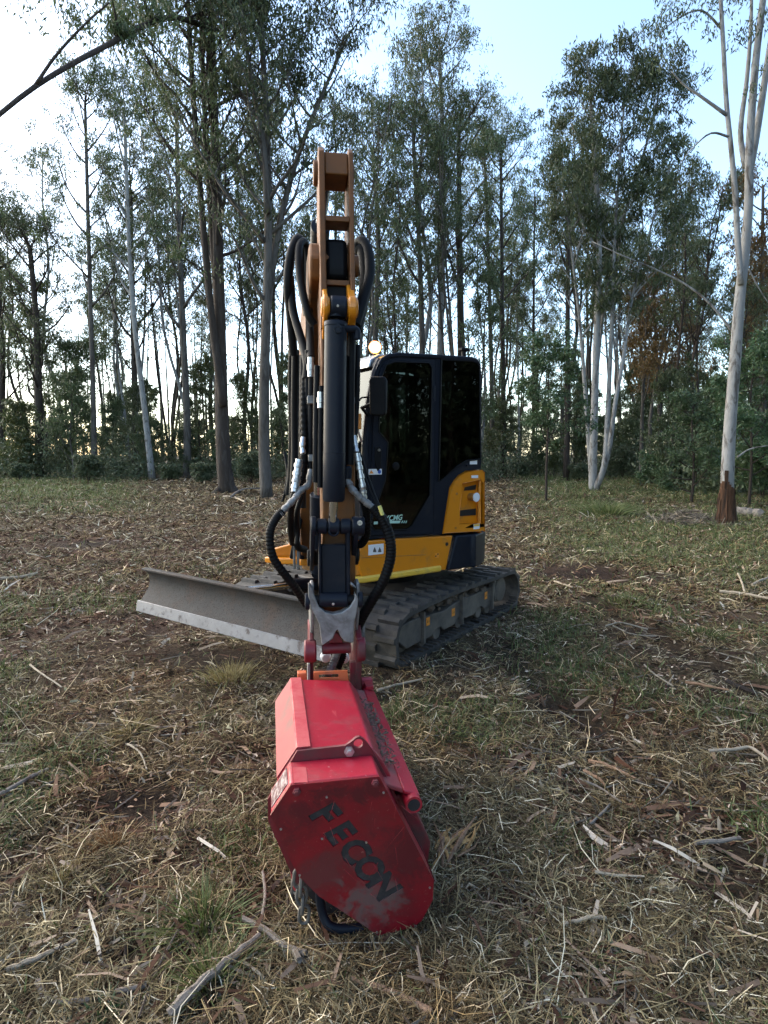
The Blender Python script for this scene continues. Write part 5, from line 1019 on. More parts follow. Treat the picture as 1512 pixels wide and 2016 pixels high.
# lettering cut clean through the end plate
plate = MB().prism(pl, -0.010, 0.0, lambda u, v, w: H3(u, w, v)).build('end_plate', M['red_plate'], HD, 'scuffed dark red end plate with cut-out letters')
MB().prism([(u * 0.97 - 0.002, v * 0.97 + 0.006) for u, v in pl], -0.030, -0.020, lambda u, v, w: H3(u, w, v)).build('backing_plate', M['inner_dark'], HD)
o1 = np.array(HP(636, 1602, 0)); o2 = np.array(HP(752, 1744, 0)); td = (o2 - o1); tl_ = np.linalg.norm(td); td /= tl_; tn = np.array([-td[1], td[0]])
X3 = MS * td[0] + np.array([0, 0, 1.0]) * td[1]; Y3 = MS * tn[0] + np.array([0, 0, 1.0]) * tn[1]
for k, chx in enumerate('FECON'):
    me = text_mesh(chx, 0.118, 0.02, 0.18, 0.006); c = o1 + (o2 - o1) * (k / 4.0) * 1.0
    O = H3(c[0], -0.005, c[1])
    cut = bpy.data.objects.new('cutter', me.copy()); COL.objects.link(cut)
    cut.matrix_world = Matrix(((X3[0], Y3[0], MN[0], O[0]), (X3[1], Y3[1], MN[1], O[1]), (X3[2], Y3[2], MN[2], O[2]), (0, 0, 0, 1)))
    bpy.context.view_layer.update()
    bm_ = plate.modifiers.new('cut', 'BOOLEAN'); bm_.operation = 'DIFFERENCE'; bm_.object = cut; bm_.solver = 'EXACT'
    bpy.context.view_layer.update()
    nm = bpy.data.meshes.new_from_object(plate.evaluated_get(bpy.context.evaluated_depsgraph_get()))
    plate.modifiers.clear(); plate.data = nm; bpy.data.objects.remove(cut)
    # dark sheet inside each letter paints in the shade of the cut-out
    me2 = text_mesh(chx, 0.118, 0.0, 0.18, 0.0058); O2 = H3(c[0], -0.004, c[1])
    place_mesh('letter', me2, M['inner_dark'], HD, O2, X3, Y3, MN)
plate.data.polygons.foreach_set('use_smooth', [False] * len(plate.data.polygons))
# casing behind the plate, flange, hood
casing_px = [(574, 1544), (747, 1527)]
def scaled(poly, k, d=(0, 0)):
    c = np.mean(np.array(poly), 0); return [tuple(c + (np.array(p) - c) * k + np.array(d)) for p in poly]
NFL = -0.145
MB().prism(scaled(pl, 0.995, (0, 0.002)), NFL, -0.0101, lambda u, v, w: H3(u, w, v)).build('end_casing', M['red'], HD, bevel=0.006)
fl_px = [(527, 1574), (577, 1492), (585, 1479), (640, 1473), (680, 1468), (692, 1460), (701, 1452.5), (708, 1450.5), (716, 1455), (724, 1464), (735, 1479), (760, 1527), (800, 1608), (840, 1690), (856, 1733)]
flp = [HP(x, y, NFL) for x, y in fl_px]; flp = flp + [(flp[-1][0] - 0.02, 0.02), (flp[0][0] + 0.10, 0.12), (flp[0][0], flp[0][1] - 0.08)]
hole = HP(705.5, 1464, NFL); hring = [(hole[0] + 0.017 * math.cos(t), hole[1] + 0.017 * math.sin(t)) for t in np.linspace(0, 2 * math.pi, 15)[:-1]]
fln = MB().prism(flp, NFL - 0.012, NFL, lambda u, v, w: H3(u, w, v), [hring]).build('flange_plate', M['dark_red'], HD, bevel=0.003)
bp_ = HP(687, 1478, NFL); MB().lathe(H3(bp_[0], NFL, bp_[1]), MN, [(0, 0.018), (0.012, 0.018), (0.013, 0.010), (0.02, 0.010), (0.021, 0)], 6).build('bolt', M['zinc'], fln)
for x, y in ((584, 1557), (738, 1540)):
    p = HP(x, y, 0.0); MB().lathe(H3(p[0], 0.0, p[1]), MN, [(0, 0.013), (0.012, 0.013), (0.013, 0.009), (0.016, 0.008), (0.017, 0)], 6).build('bolt', M['dark_red'], HD)
for x, y in ((643, 1569), (755, 1560), (634, 1651), (721, 1658), (590, 1723), (553, 1632), (846, 1747), (742, 1835), (818, 1823)):
    p = HP(x, y, 0.0); MB().cyl(H3(p[0], 0.0, p[1]), H3(p[0], 0.003, p[1]), 0.0038, 8).build('rivet', M['zinc'], HD)
NB = -0.80
tp = [HP(x, y, NFL - 0.012) for x, y in ((585.5, 1474), (734, 1474))]
lf = HP(546, 1533, NFL - 0.012)
hoodp = [(tp[0][0], tp[0][1]), (tp[1][0], tp[1][1]), (tp[1][0] + 0.035, tp[1][1] - 0.05), (tp[1][0] + 0.08, tp[1][1] - 0.14), (tp[1][0] + 0.10, 0.12), (lf[0] + 0.05, 0.10), (lf[0], lf[1] - 0.10), (lf[0], lf[1])]
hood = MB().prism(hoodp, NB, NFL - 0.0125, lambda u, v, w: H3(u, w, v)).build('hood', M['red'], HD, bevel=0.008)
# thin strip of paler pink along the hood's left shoulder
MB().prism([(tp[0][0] - 0.004, tp[0][1] + 0.001), (tp[0][0] + 0.045, tp[0][1] + 0.0005), (tp[0][0] + 0.045, tp[0][1] + 0.004), (tp[0][0], tp[0][1] + 0.005), (tp[0][0] - 0.006, tp[0][1] - 0.002)], NB, NFL - 0.014, lambda u, v, w: H3(u, w, v)).build('hood_pale_strip', M['pink'], hood)
sd = (lf[0] - tp[0][0], lf[1] - tp[0][1]); nn_ = np.array([sd[1], -sd[0]]); nn_ = nn_ / np.linalg.norm(nn_) 
if nn_[0] > 0: nn_ = -nn_
q0 = np.array(tp[0]) + nn_ * 0.003; q1 = np.array(lf) + nn_ * 0.003
MB().prism([tuple(q0 - nn_ * 0.002), tuple(q0), tuple(q1), tuple(q1 - nn_ * 0.002)], NB, NFL - 0.016, lambda u, v, w: H3(u, w, v)).build('side_panel', M['faded_red'], hood)
for (xa, ya, xb, yb) in ((655, 1399, 664, 1413), (660, 1404, 661, 1397), (653, 1401, 657, 1403)):      # bare scratches on the hood
    p0, p1 = G(xa, ya, tp[0][1] + 0.0015), G(xb, yb, tp[0][1] + 0.0015); dd = (p1 - p0); pp = np.array([-dd[1], dd[0], 0]) / np.linalg.norm(dd) * 0.0011
    MB().add([p0 - pp, p1 - pp * .3, p1 + pp * .3, p0 + pp], [(0, 1, 2, 3)]).build('scratch', M['pink'], hood)
ea, eb = np.array(pl[0]), np.array(pl[-1]); en = np.array([-(eb - ea)[1], (eb - ea)[0]]); en = en / np.linalg.norm(en); en = en if en[0] < 0 else -en
l0, l1 = ea + (eb - ea) * 0.12 + en * 0.002, ea + (eb - ea) * 0.92 + en * 0.002
MB().prism([tuple(l0), tuple(l1), tuple(l1 - en * 0.003), tuple(l0 - en * 0.003)], -0.128, -0.03, lambda u, v, w: H3(u, w, v)).build('worn_label', M['label'], HD)
f0, f1 = np.array(pl[0]) + np.array([0.012, 0.004]), np.array(pl[0]) + np.array([0.055, 0.001])
MB().prism([(f0[0], f0[1]), (f1[0], f1[1]), (f1[0], f1[1] - 0.003), (f0[0], f0[1] - 0.003)], -0.10, -0.006, lambda u, v, w: H3(u, w, v)).build('pale_patch', M['pink'], HD)  # small paler pink area on the casing top
# main drum housing
hz = [(-0.20, 0.16), (-0.18, 0.33), (-0.12, 0.42), (0.10, 0.44), (0.20, 0.40), (0.26, 0.20), (0.22, 0.07), (0.0, 0.03), (-0.2, 0.06)]
MB().prism(hz, -1.15, NB + 0.0, lambda u, v, w: H3(u, w, v)).build('drum_housing', M['faded_red'], HD, bevel=0.012)
# sticker on the left shoulder of the casing
cs = [HP(x, y, -0.07) for x, y in ((572, 1515), (536, 1590))]
# pusher bar tube with its hinge end
b0 = H3(*[HP(815, 1585, -0.06)[0], -0.06, HP(815, 1585, -0.06)[1]]); b1 = b0 - MN * 1.02 + np.array([0.0, 0, 0.0])
MB().tube([b0, b1], 0.030, 18).build('hinge_tube', M['red'], HD); MB().tube([b0 + MN * 0.001, b0 - MN * 0.03], [0.022, 0.022], 16).build('tube_bore_shade', M['inner_dark'], HD)  # bore is a dark disc that paints the shade inside the tube
def bx(p, hs, mat, name, par=HD, bev=0.004, ax_=(MS, MN, (0, 0, 1))): return MB().box(p, hs, ax_).build(name, mat, par, bevel=bev)
bs, bz = HP(815, 1585, -0.06)
MB().prism([(bs - 0.005, bz + 0.028), (bs - 0.11, bz + 0.075), (bs - 0.115, bz + 0.062), (bs - 0.012, bz + 0.012)], -0.97, -0.10, lambda u, v, w: H3(u, w, v)).build('pusher_plate', M['faded_red'], HD, bevel=0.004)
MB().prism([(bs - 0.03, bz + 0.045), (bs + 0.028, bz + 0.02), (bs + 0.024, bz + 0.008), (bs - 0.032, bz + 0.03)], -1.0, -0.085, lambda u, v, w: H3(u, w, v)).build('pusher_rail', M['red'], HD, bevel=0.004)
db = MB(); rr = np.random.default_rng(3)
for k in range(420):
    n_ = -rr.uniform(0.2, 0.75); u = bs - rr.uniform(0.02, 0.13); z = bz + 0.05 + (bs - u) * 0.35 + rr.random() * 0.02; s = rr.uniform(0.002, 0.0075)
    db.tube([H3(u, n_, z) - rr.normal(0, s, 3), H3(u, n_, z) + rr.normal(0, s * 1.4, 3)], [s * .5, s * .3], 4)
db.build('debris', M['mud'], HD, kind='stuff', smooth=False)
MB().lathe(b1 + np.array([0, 0, 0.03]), MS, [(-0.03, 0.02), (-0.025, 0.034), (0.025, 0.034), (0.03, 0.02)], 12).build('rail_knuckle', M['red'], HD)
MB().box(b1 + MN * 0.06 + np.array([0, 0, 0.045]), (0.02, 0.04, 0.012), (MS, MN, (0, 0, 1))).build('knuckle_tab', M['red'], HD, bevel=0.003)
# rear tail of the right side below the rail
rt = [HP(x, y, -0.16) for x, y in ((815, 1600), (850, 1700), (858, 1735), (840, 1740), (800, 1640))]
MB().prism([(bs + 0.0, bz - 0.02), (bs + 0.09, bz - 0.22), (bs + 0.075, bz - 0.34), (bs - 0.1, bz - 0.34), (bs - 0.1, bz - 0.02)], -0.85, NFL - 0.013, lambda u, v, w: H3(u, w, v)).build('right_cheek', M['dark_red'], HD, bevel=0.008)
# orange slotted plate behind the hood
NO = NB - 0.03
oz = [HP(x, y, NO) for x, y in ((618, 1348), (618, 1324), (684, 1321), (687, 1346))]
slot = [HP(x, y, NO) for x, y in ((628, 1336), (628, 1328.5), (667, 1327), (667, 1334.5))]
MB().prism(oz, NO - 0.014, NO, lambda u, v, w: H3(u, w, v), [slot]).build('slotted_plate', M['orange'], HD, bevel=0.002)
oz2 = [HP(x, y, NO) for x, y in ((586.5, 1348), (586, 1326), (604, 1325), (604, 1347))]
MB().prism(oz2, NO - 0.04, NO, lambda u, v, w: H3(u, w, v)).build('orange_stop', M['orange'], HD, bevel=0.003)
# ears and quick-hitch yoke between head and arm
NEAR = 0.02
def earp(px_pts, n0, n1, mat, name, bev=0.005): 
    q = [AP(x, y, (n0 + n1) / 2) for x, y in px_pts]; return q
def ear(x0, x1, prof, mat, name, bev=0.005):
    """a plate seen edge-on: its side outline (n, z), between two picture columns"""
    a = AP(x0, 1280, 0.05)[0]; b_ = AP(x1, 1280, 0.05)[0]
    return MB().prism(prof, a, b_, lambda u, v, w: A3(w, u, v)).build(name, mat, HD, bevel=bev)
zE = AP(655, 1235, 0.05)[1]; z70 = AP(655, 1345, 0.05)[1]
ear(608, 616, [(-0.16, 0.40), (0.10, 0.40), (0.12, z70 + 0.1), (0.17, zE - 0.02), (0.10, zE + 0.03), (-0.12, zE), (-0.18, 0.6)], M['dark_red'], 'mounting_ear')
ear(598, 621, [(0.16 + 0.05 * math.cos(t), AP(655, 1265, .05)[1] + 0.055 * math.sin(t)) for t in np.linspace(0, 6.28, 17)[:-1]], M['dark_red'], 'ear_boss', 0.008)
ear(604, 609, [(0.05, 0.40), (0.16, 0.42), (0.16, AP(655, 1290, .05)[1]), (0.05, AP(655, 1290, .05)[1])], M['cast'], 'wear_strip', 0.002)
ear(696, 707, [(-0.16, 0.40), (0.12, 0.38), (0.16, z70 + 0.1), (0.19, zE - 0.02), (0.10, zE + 0.03), (-0.12, zE), (-0.18, 0.6)], M['dark_red'], 'mounting_ear')
ear(697, 713, [(0.17 + 0.05 * math.cos(t), AP(655, 1265, .05)[1] + 0.06 * math.sin(t)) for t in np.linspace(0, 6.28, 17)[:-1]], M['dark_red'], 'ear_boss', 0.008)
ear(712, 719, [(-0.3, 0.62), (-0.1, 0.60), (0.06, AP(655, 1285, .0)[1]), (0.05, AP(655, 1195, .0)[1]), (-0.18, AP(655, 1190, 0)[1])], M['cast'], 'rear_ear')
ear(686, 698, [(0.11, 0.46), (0.13, 0.46), (0.15, AP(655, 1300, .1)[1]), (0.11, AP(655, 1300, .1)[1])], M['dark_red'], 'ear_rib', 0.003)
p = AP(714, 1372, 0.05); MB().box(A3(p[0] - 0.01, 0.0, p[1]), (0.035, 0.12, 0.012), (AS, AN, (0, 0, 1))).build('ear_base', M['dark_red'], HD, bevel=0.003)
# yoke: front casting with round cradle and notch
NY = 0.235
cr = [(607, 1150), (613, 1153), (620, 1175), (628, 1195), (641, 1206), (656, 1209), (672, 1206), (688, 1196), (698, 1180), (700, 1160), (690, 1152), (692, 1148), (701, 1156), (706, 1180), (703, 1205), (698, 1225), (696, 1265), (690, 1266), (678, 1263), (670, 1252), (666, 1242), (664, 1240), (660, 1246), (655, 1258), (646, 1264), (634, 1272), (629, 1230), (620, 1212), (612, 1198), (607, 1175)]
yk = MB().prism([AP(x, y, NY) for x, y in cr], NY - 0.05, NY, lambda u, v, w: A3(u, w, v)).build('hitch_yoke', M['cast'], HD, bevel=0.010, seg=3)
for x0, x1 in ((610, 617), (697, 703)):
    a, b_ = AP(x0, 1200, 0.1)[0], AP(x1, 1200, 0.1)[0]
    MB().prism([(-0.12, 0.88), (-0.05, 0.98), (NY - 0.08, AP(655, 1150, NY)[1] + 0.005), (NY - 0.02, AP(655, 1152, NY)[1]), (NY - 0.03, AP(655, 1215, NY)[1]), (0.12, AP(655, 1262, .2)[1]), (0.0, AP(655, 1300, .1)[1]), (-0.12, 0.7)], a, b_, lambda u, v, w: A3(w, u, v)).build('hitch_cheek', M['cast'], yk, bevel=0.006)
for x0 in (600, 703):
    a = AP(x0, 1182, 0.17)[0]; MB().cyl(A3(a, 0.20, AP(655, 1182, .2)[1]), A3(a + 0.022, 0.20, AP(655, 1182, .2)[1]), 0.04, 18).build('pin_head', M['slate'], yk, bevel=0.005)
a, b_ = AP(634, 1275, 0.12)[0], AP(690, 1275, 0.12)[0]
MB().cyl(A3(a, 0.12, AP(655, 1276, .12)[1]), A3(b_, 0.12, AP(655, 1276, .12)[1]), 0.028, 18).build('hitch_bar', M['dark_red'], yk)
MB().prism([AP(x, y, 0.15) for x, y in ((648, 1266), (660, 1246), (666, 1246), (676, 1266))], 0.10, 0.15, lambda u, v, w: A3(u, w, v)).build('hitch_wedge', M['dark_red'], yk, bevel=0.004)
line('motor_hose', [A3(AP(664, 1285, -.1)[0], -0.1, AP(664, 1285, -.1)[1]), A3(AP(658, 1300, -.05)[0], -0.05, AP(658, 1300, -.05)[1]), A3(AP(645, 1328, 0)[0], 0.0, AP(645, 1330, 0)[1])], 0.021, M['cast'], 10, 0.14, HD)
line('motor_hose', [A3(AP(675, 1285, -.1)[0], -0.12, AP(664, 1280, -.1)[1]), A3(AP(676, 1300, -.05)[0], -0.1, AP(658, 1300, -.05)[1]), A3(AP(668, 1328, 0)[0], -0.1, AP(645, 1330, 0)[1])], 0.019, M['hose'], 10, 0.14, HD)
for x, y in ((641, 1292), (677, 1294)):
    p = APt(x, y, -0.25); MB().lathe(p, AN, [(0, 0.03), (0.02, 0.03), (0.03, 0.02), (0.03, 0)], 14).build('hose_cap', M['white'], HD)
# skid bar and chains under the left side
line('skid_bar', [H3(*[HP(628, 1745, -0.06)[0], -0.06, HP(628, 1745, -.06)[1]]), H3(HP(634, 1795, -.06)[0], -0.06, HP(634, 1795, -.06)[1]), H3(HP(655, 1824, -.04)[0], -0.04, HP(655, 1826, -.04)[1]), H3(HP(715, 1826, -.04)[0], -0.04, HP(715, 1827, -.04)[1])], 0.015, M['slate'], 10, 0, HD)
MB().prism([HP(x, y, -0.12) for x, y in ((590, 1728), (630, 1770), (716, 1826), (700, 1828), (640, 1800), (600, 1760))], -0.6, -0.13, lambda u, v, w: H3(u, w, v)).build('lower_guard', M['inner_dark'], HD)
def chain_link(p, d, turn, par):
    d = d / np.linalg.norm(d); x = np.cross(d, [0.3, 1, 0.2]); x /= np.linalg.norm(x); y = np.cross(d, x); e = x * math.cos(turn) + y * math.sin(turn)
    P = [p + d * (0.021 * math.sin(t) + 0.012 * (1 if math.sin(t) > 0 else -1)) + e * 0.016 * math.cos(t) for t in np.linspace(0, 2 * math.pi, 15)]
    return MB().tube(P, 0.006, 6, False).build('chain_link', M['trackframe'], par)
for k, (x, y) in enumerate(((588, 1728), (592, 1744), (594, 1762), (596, 1780), (599, 1800))):
    p = H3(HP(x, y, -0.03)[0], -0.03, max(HP(x, y, -0.03)[1], 0.03)); chain_link(p, np.array([0.06, 0, 1.0]), 0.4 + (k % 2) * 1.57, HD)
for k in range(4):
    p = H3(HP(583, 1735 + 16 * k, -0.2)[0], -0.2 - 0.02 * k, max(HP(583, 1735 + 16 * k, -0.2)[1], 0.03)); chain_link(p, np.array([0.05, 0, 1.0]), 1.0 + (k % 2) * 1.57, HD)
# dried mud smeared over the lower half of the end plate
def add_smear(mat, C, rx, col):
    n, l = mat.node_tree.nodes, mat.node_tree.links; b = n['Principled BSDF']
    old = b.inputs['Base Color'].links[0].from_socket; tc = n.new('ShaderNodeTexCoord'); mp = n.new('ShaderNodeMapping'); mp.vector_type = 'POINT'
    mp.inputs['Location'].default_value = [-c / r for c, r in zip(C, rx)]; mp.inputs['Scale'].default_value = [1 / r for r in rx]
    l.new(tc.outputs['Object'], mp.inputs['Vector']); ln_ = n.new('ShaderNodeVectorMath'); ln_.operation = 'LENGTH'; l.new(mp.outputs[0], ln_.inputs[0])
    nz = noise(n, l, 11, 8, 0.72, tc.outputs['Object'], 0.6); m1 = n.new('ShaderNodeMath'); m1.operation = 'MULTIPLY_ADD'; l.new(nz, m1.inputs[0]); m1.inputs[1].default_value = -4.2; m1.inputs[2].default_value = 2.15
    m2 = n.new('ShaderNodeMath'); m2.operation = 'ADD'; l.new(ln_.outputs['Value'], m2.inputs[0]); l.new(m1.outputs[0], m2.inputs[1])
    r = ramp(n, [(0.35, (0.85, 0.85, 0.85)), (1.15, (0, 0, 0))]); l.new(m2.outputs[0], r.inputs[0]); l.new(mixc(n, l, r.outputs[0], old, col), b.inputs['Base Color'])
    rr_ = n.new('ShaderNodeMath'); rr_.operation = 'MULTIPLY_ADD'; l.new(r.outputs[0], rr_.inputs[0]); rr_.inputs[1].default_value = 0.5; rr_.inputs[2].default_value = 0.42; l.new(rr_.outputs[0], b.inputs['Roughness'])
cc = H3(*[HP(726, 1775, 0)[0], 0.0, HP(726, 1775, 0)[1]]) - np.array(HD.location)
for (gx, gy, ra, rb, cl_) in ((600, 1600, 0.13, 0.10, (0.085, 0.004, 0.009)), (790, 1690, 0.10, 0.16, (0.075, 0.006, 0.010)), (700, 1560, 0.20, 0.05, (0.07, 0.004, 0.008)), (640, 1720, 0.12, 0.08, (0.11, 0.02, 0.022))):      # old grime and rubbed paint
    add_smear(M['red_plate'], H3(*[HP(gx, gy, 0)[0], 0.0, HP(gx, gy, 0)[1]]) - np.array(HD.location), (ra, 0.3, rb), cl_)
add_smear(M['red_plate'], cc, (0.12, 0.3, 0.14), (0.10, 0.062, 0.052))
rr = np.random.default_rng(31)
for k in range(16):      # thin scratches across the end plate
    px, py = rr.uniform(590, 800), rr.uniform(1570, 1760); u0, v0 = HP(px, py, 0); an_ = rr.normal(1.4, 0.5); L_ = rr.uniform(0.02, 0.09); d_ = np.array([math.cos(an_), -math.sin(an_)]); q_ = np.array([-d_[1], d_[0]]) * 0.0006
    P_ = [np.array([u0, v0]) - q_, np.array([u0, v0]) + q_, np.array([u0, v0]) + d_ * L_ + q_ * .2, np.array([u0, v0]) + d_ * L_ - q_ * .2]
    MB().add([H3(p[0], 0.0012, p[1]) for p in P_], [(0, 1, 2, 3)]).build('scratch', M['pink'], HD)

# ------------------------------------------------------------------ wood at the open side of the clearing (it shows in the cab glass)
r = np.random.default_rng(55); fw = MB(); fl = []
for k in range(190):
    x = r.uniform(14, 44); y = r.uniform(-34, 9); H = r.uniform(9, 19); rr = r.uniform(0.1, 0.25)
    fw.tube([(x, y, -0.3), (x + r.normal(0, .2), y, H * .5), (x + r.normal(0, .5), y, H)], [rr, rr * .7, rr * .2], 5, False)
    for j in range(16):
        c = np.array([x, y, H * r.uniform(0.05, 1.0)]) + r.normal(0, 1.2, 3) * np.array([1, 1, .4]); fl.append(c + r.normal(0, 0.8, (60, 3)) * np.array([1, 1, .9]))
wv = np.array(fw.v); wf = np.array([f for f in fw.f]); lv_, lf_ = leaves(r, np.concatenate(fl), 0.42, 0.17, 0.4)
me = np_mesh('side_wood', np.concatenate([wv, lv_]), np.concatenate([wf, lf_ + len(wv)]), [M['bark_dark'], M['side_leaf']], midx=np.concatenate([np.zeros(len(wf)), np.ones(len(lf_))]))
tag(link('side_wood', me), 'gum wood along the open right side of the clearing', kind='stuff')

# ------------------------------------------------------------------ litter on the ground
M['straw'] = island_mat('dry_grass_blade', [(0, (0.035, 0.022, 0.013)), (0.25, (0.075, 0.054, 0.030)), (0.55, (0.135, 0.106, 0.056)), (0.82, (0.23, 0.185, 0.10)), (0.94, (0.36, 0.30, 0.19)), (1, (0.75, 0.66, 0.48))], 0.8, spec=0.08, patch=(3.5, 0.65, 1.6), tint=(1.0, 0.72, 0.55))
M['chip'] = island_mat('wood_chip', [(0, (0.028, 0.015, 0.010)), (0.4, (0.080, 0.043, 0.029)), (0.70, (0.15, 0.095, 0.065)), (0.88, (0.29, 0.215, 0.155)), (0.95, (0.40, 0.33, 0.255)), (1, (0.62, 0.54, 0.43))], 0.85, spec=0.06, patch=(3.0, 0.6, 1.5), tint=(1.0, 0.75, 0.62))
M['deadleaf'] = island_mat('fallen_leaf', [(0, (0.06, 0.034, 0.021)), (0.45, (0.14, 0.088, 0.055)), (0.75, (0.22, 0.155, 0.10)), (0.93, (0.36, 0.29, 0.21)), (1, (0.12, 0.14, 0.07))], 0.75, spec=0.08)
M['grass'] = island_mat('green_grass_blade', [(0, (0.045, 0.065, 0.020)), (0.4, (0.085, 0.118, 0.036)), (0.75, (0.145, 0.170, 0.060)), (1, (0.24, 0.23, 0.11))], 0.55, 0.25)
M['twig'] = island_mat('fallen_twig', [(0, (0.055, 0.042, 0.034)), (0.5, (0.14, 0.115, 0.09)), (0.85, (0.24, 0.195, 0.145)), (1, (0.42, 0.35, 0.26))], 0.85, spec=0.08)
def spread(r, n, r0, r1, p, half=0.66):
    """points on the clearing floor, thinning with distance from the near side"""
    u = r.random(n); q = 1.002 - p
    rad = (r0 ** q + u * (r1 ** q - r0 ** q)) ** (1 / q); a = r.uniform(-half, half, n)
    return np.stack([rad * np.sin(a), rad * np.cos(a)], 1)
def on_floor(P, r, keep_soil_shade=0.3):
    s = np.clip(soil_shade_mask(P[:, 0], P[:, 1]) * 1.25, 0, 1); k = r.random(len(P)) > s * (1 - keep_soil_shade * 0.5)
    x, y = P[:, 0], P[:, 1]; q = P - EC     # keep clear of the machine's tracks
    f = q @ UF; l = q @ UL; k &= ~((np.abs(f) < 1.2) & (np.abs(l) < 1.0) & (np.abs(l) > 0.55)); return P[k]
def ribbons(r, P, ln, wd, pitch, lift, curl, tip=0.35, grow_d=7.0, upright=False):
    n = len(P); d = np.hypot(P[:, 0], P[:, 1]); k = (1 + d / grow_d)
    L = r.uniform(*ln, n) * (0.6 + 0.4 * k); Wd = r.uniform(*wd, n) * k
    az = r.uniform(0, 2 * np.pi, n); pt = np.radians(r.normal(pitch[0], pitch[1], n)); base = hgt(P[:, 0], P[:, 1]) + r.random(n) ** 2 * lift
    dx = np.stack([np.cos(az) * np.cos(pt), np.sin(az) * np.cos(pt), np.sin(pt)], 1)
    sd = np.stack([-np.sin(az), np.cos(az), r.normal(0, 0.5, n)], 1); sd /= np.linalg.norm(sd, axis=1)[:, None]
    B = np.stack([P[:, 0], P[:, 1], base], 1); c = r.normal(0, curl, (n, 3)) * L[:, None]; c[:, 2] = np.abs(c[:, 2]) * (0.7 if not upright else -0.5)
    if not upright: B = B - dx * L[:, None] * 0.5; B[:, 2] = np.maximum(B[:, 2], base - 0.01)
    mid = B + dx * L[:, None] * 0.5 + c; end = B + dx * L[:, None] + (c * (-2.2) if upright else c * 0)
    if upright: mid = B + dx * L[:, None] * 0.55; end = B + dx * L[:, None] + np.stack([r.normal(0, .3, n), r.normal(0, .3, n), -np.abs(r.normal(0, .2, n))], 1) * L[:, None]
    h = sd * Wd[:, None] * 0.5
    V = np.stack([B - h, B + h, mid + h, mid - h, end + h * tip, end - h * tip], 1).reshape(-1, 3)
    o = np.arange(n)[:, None] * 6; F = np.concatenate([o + np.array([0, 1, 2, 3]), o + np.array([3, 2, 4, 5])], 1).reshape(-1, 4); return V, F
def litter(name, label, mat, VF_): return tag(link(name, np_mesh(name, VF_[0], VF_[1], [mat])), label, kind='stuff')
r = np.random.default_rng(300)
P = spread(r, 360000, 0.9, 34, 1.5); k_ = vnoise(P[:, 0] * 4, P[:, 1] * 4, 51) * 0.6 + vnoise(P[:, 0] * 11, P[:, 1] * 11, 52) * 0.4
P = on_floor(P[r.random(len(P)) < np.clip((k_ - 0.25) * 2.6, 0.08, 1) * (1 - 0.65 * red_mask(P[:, 0], P[:, 1]))], r, 0.12)
litter('dry_grass', 'matted dry grass and straw over the clearing floor', M['straw'], ribbons(r, P, (0.025, 0.105), (0.0014, 0.0032), (7, 16), 0.045, 0.14))
P = spread(r, 190000, 0.9, 30, 1.4); k_ = vnoise(P[:, 0] * 3 + 5, P[:, 1] * 3, 53)
P = on_floor(P[r.random(len(P)) < np.clip((k_ - 0.2) * 1.3, 0.08, 0.7) + 0.5 * red_mask(P[:, 0], P[:, 1])], r, 0.2)
litter('wood_chips', 'mulched bark and wood chips strewn over the clearing', M['chip'], ribbons(r, P, (0.010, 0.048), (0.003, 0.009), (2, 16), 0.03, 0.05, 0.6))
P = on_floor(spread(r, 3200, 0.9, 26, 1.35), r, 0.6)
litter('bark_strips', 'torn bark strips lying in the mulch', M['chip'], ribbons(r, P, (0.06, 0.20), (0.006, 0.018), (3, 9), 0.04, 0.06, 0.5))
P = on_floor(spread(r, 5000, 0.9, 20, 1.4), r, 0.3)
litter('long_straw', 'long loose straw stems on the clearing floor', M['straw'], ribbons(r, P, (0.12, 0.28), (0.0016, 0.003), (8, 14), 0.05, 0.12))
P = on_floor(spread(r, 9000, 0.9, 26, 1.4), r, 0.5)
litter('fallen_leaves', 'fallen gum leaves lying in the mulch', M['deadleaf'], ribbons(r, P, (0.03, 0.075), (0.007, 0.013), (8, 22), 0.035, 0.16, 0.15))
P = spread(r, 260000, 1.0, 42, 1.0); g = green_mask(P[:, 0], P[:, 1]); P = on_floor(P[r.random(len(P)) < g * 1.2 + 0.02], r)
litter('green_grass', 'short green grass growing in patches on the clearing', M['grass'], ribbons(r, P, (0.035, 0.10), (0.002, 0.0045), (58, 20), 0.0, 0.1, 0.2, 6.0, True))
P = on_floor(spread(r, 60000, 7, 42, 1.0), r, 0.1)
litter('far_dry_grass', 'matted dry grass over the farther clearing floor', M['straw'], ribbons(r, P, (0.06, 0.16), (0.003, 0.006), (8, 16), 0.03, 0.10))
P = on_floor(spread(r, 30000, 6, 42, 1.0), r, 0.15)
litter('far_wood_chips', 'bark and wood chips over the farther clearing floor', M['chip'], ribbons(r, P, (0.03, 0.08), (0.006, 0.014), (4, 14), 0.03, 0.05, 0.6))
tw = MB(); P = on_floor(spread(r, 2600, 1.1, 24, 1.35), r, 0.6)
for x, y in P:
    L = r.uniform(0.06, 0.32) * (1 + y * 0.03); a = r.uniform(0, 6.28); z = float(hgt(np.array(x), np.array(y))) + r.uniform(0.005, 0.03); d = np.array([math.cos(a), math.sin(a), r.normal(0, .08)]) * L / 2
    c = np.array([x, y, z]); rr = r.uniform(0.0015, 0.005) * (1 + y * 0.04); tw.tube([c - d, c + r.normal(0, .06, 3) * L * np.array([1, 1, .3]), c + d], [rr, rr * .9, rr * .5], 4, False)
tw.build('twigs', M['twig'], None, 'thin fallen twigs scattered over the mulch', kind='stuff', smooth=False)

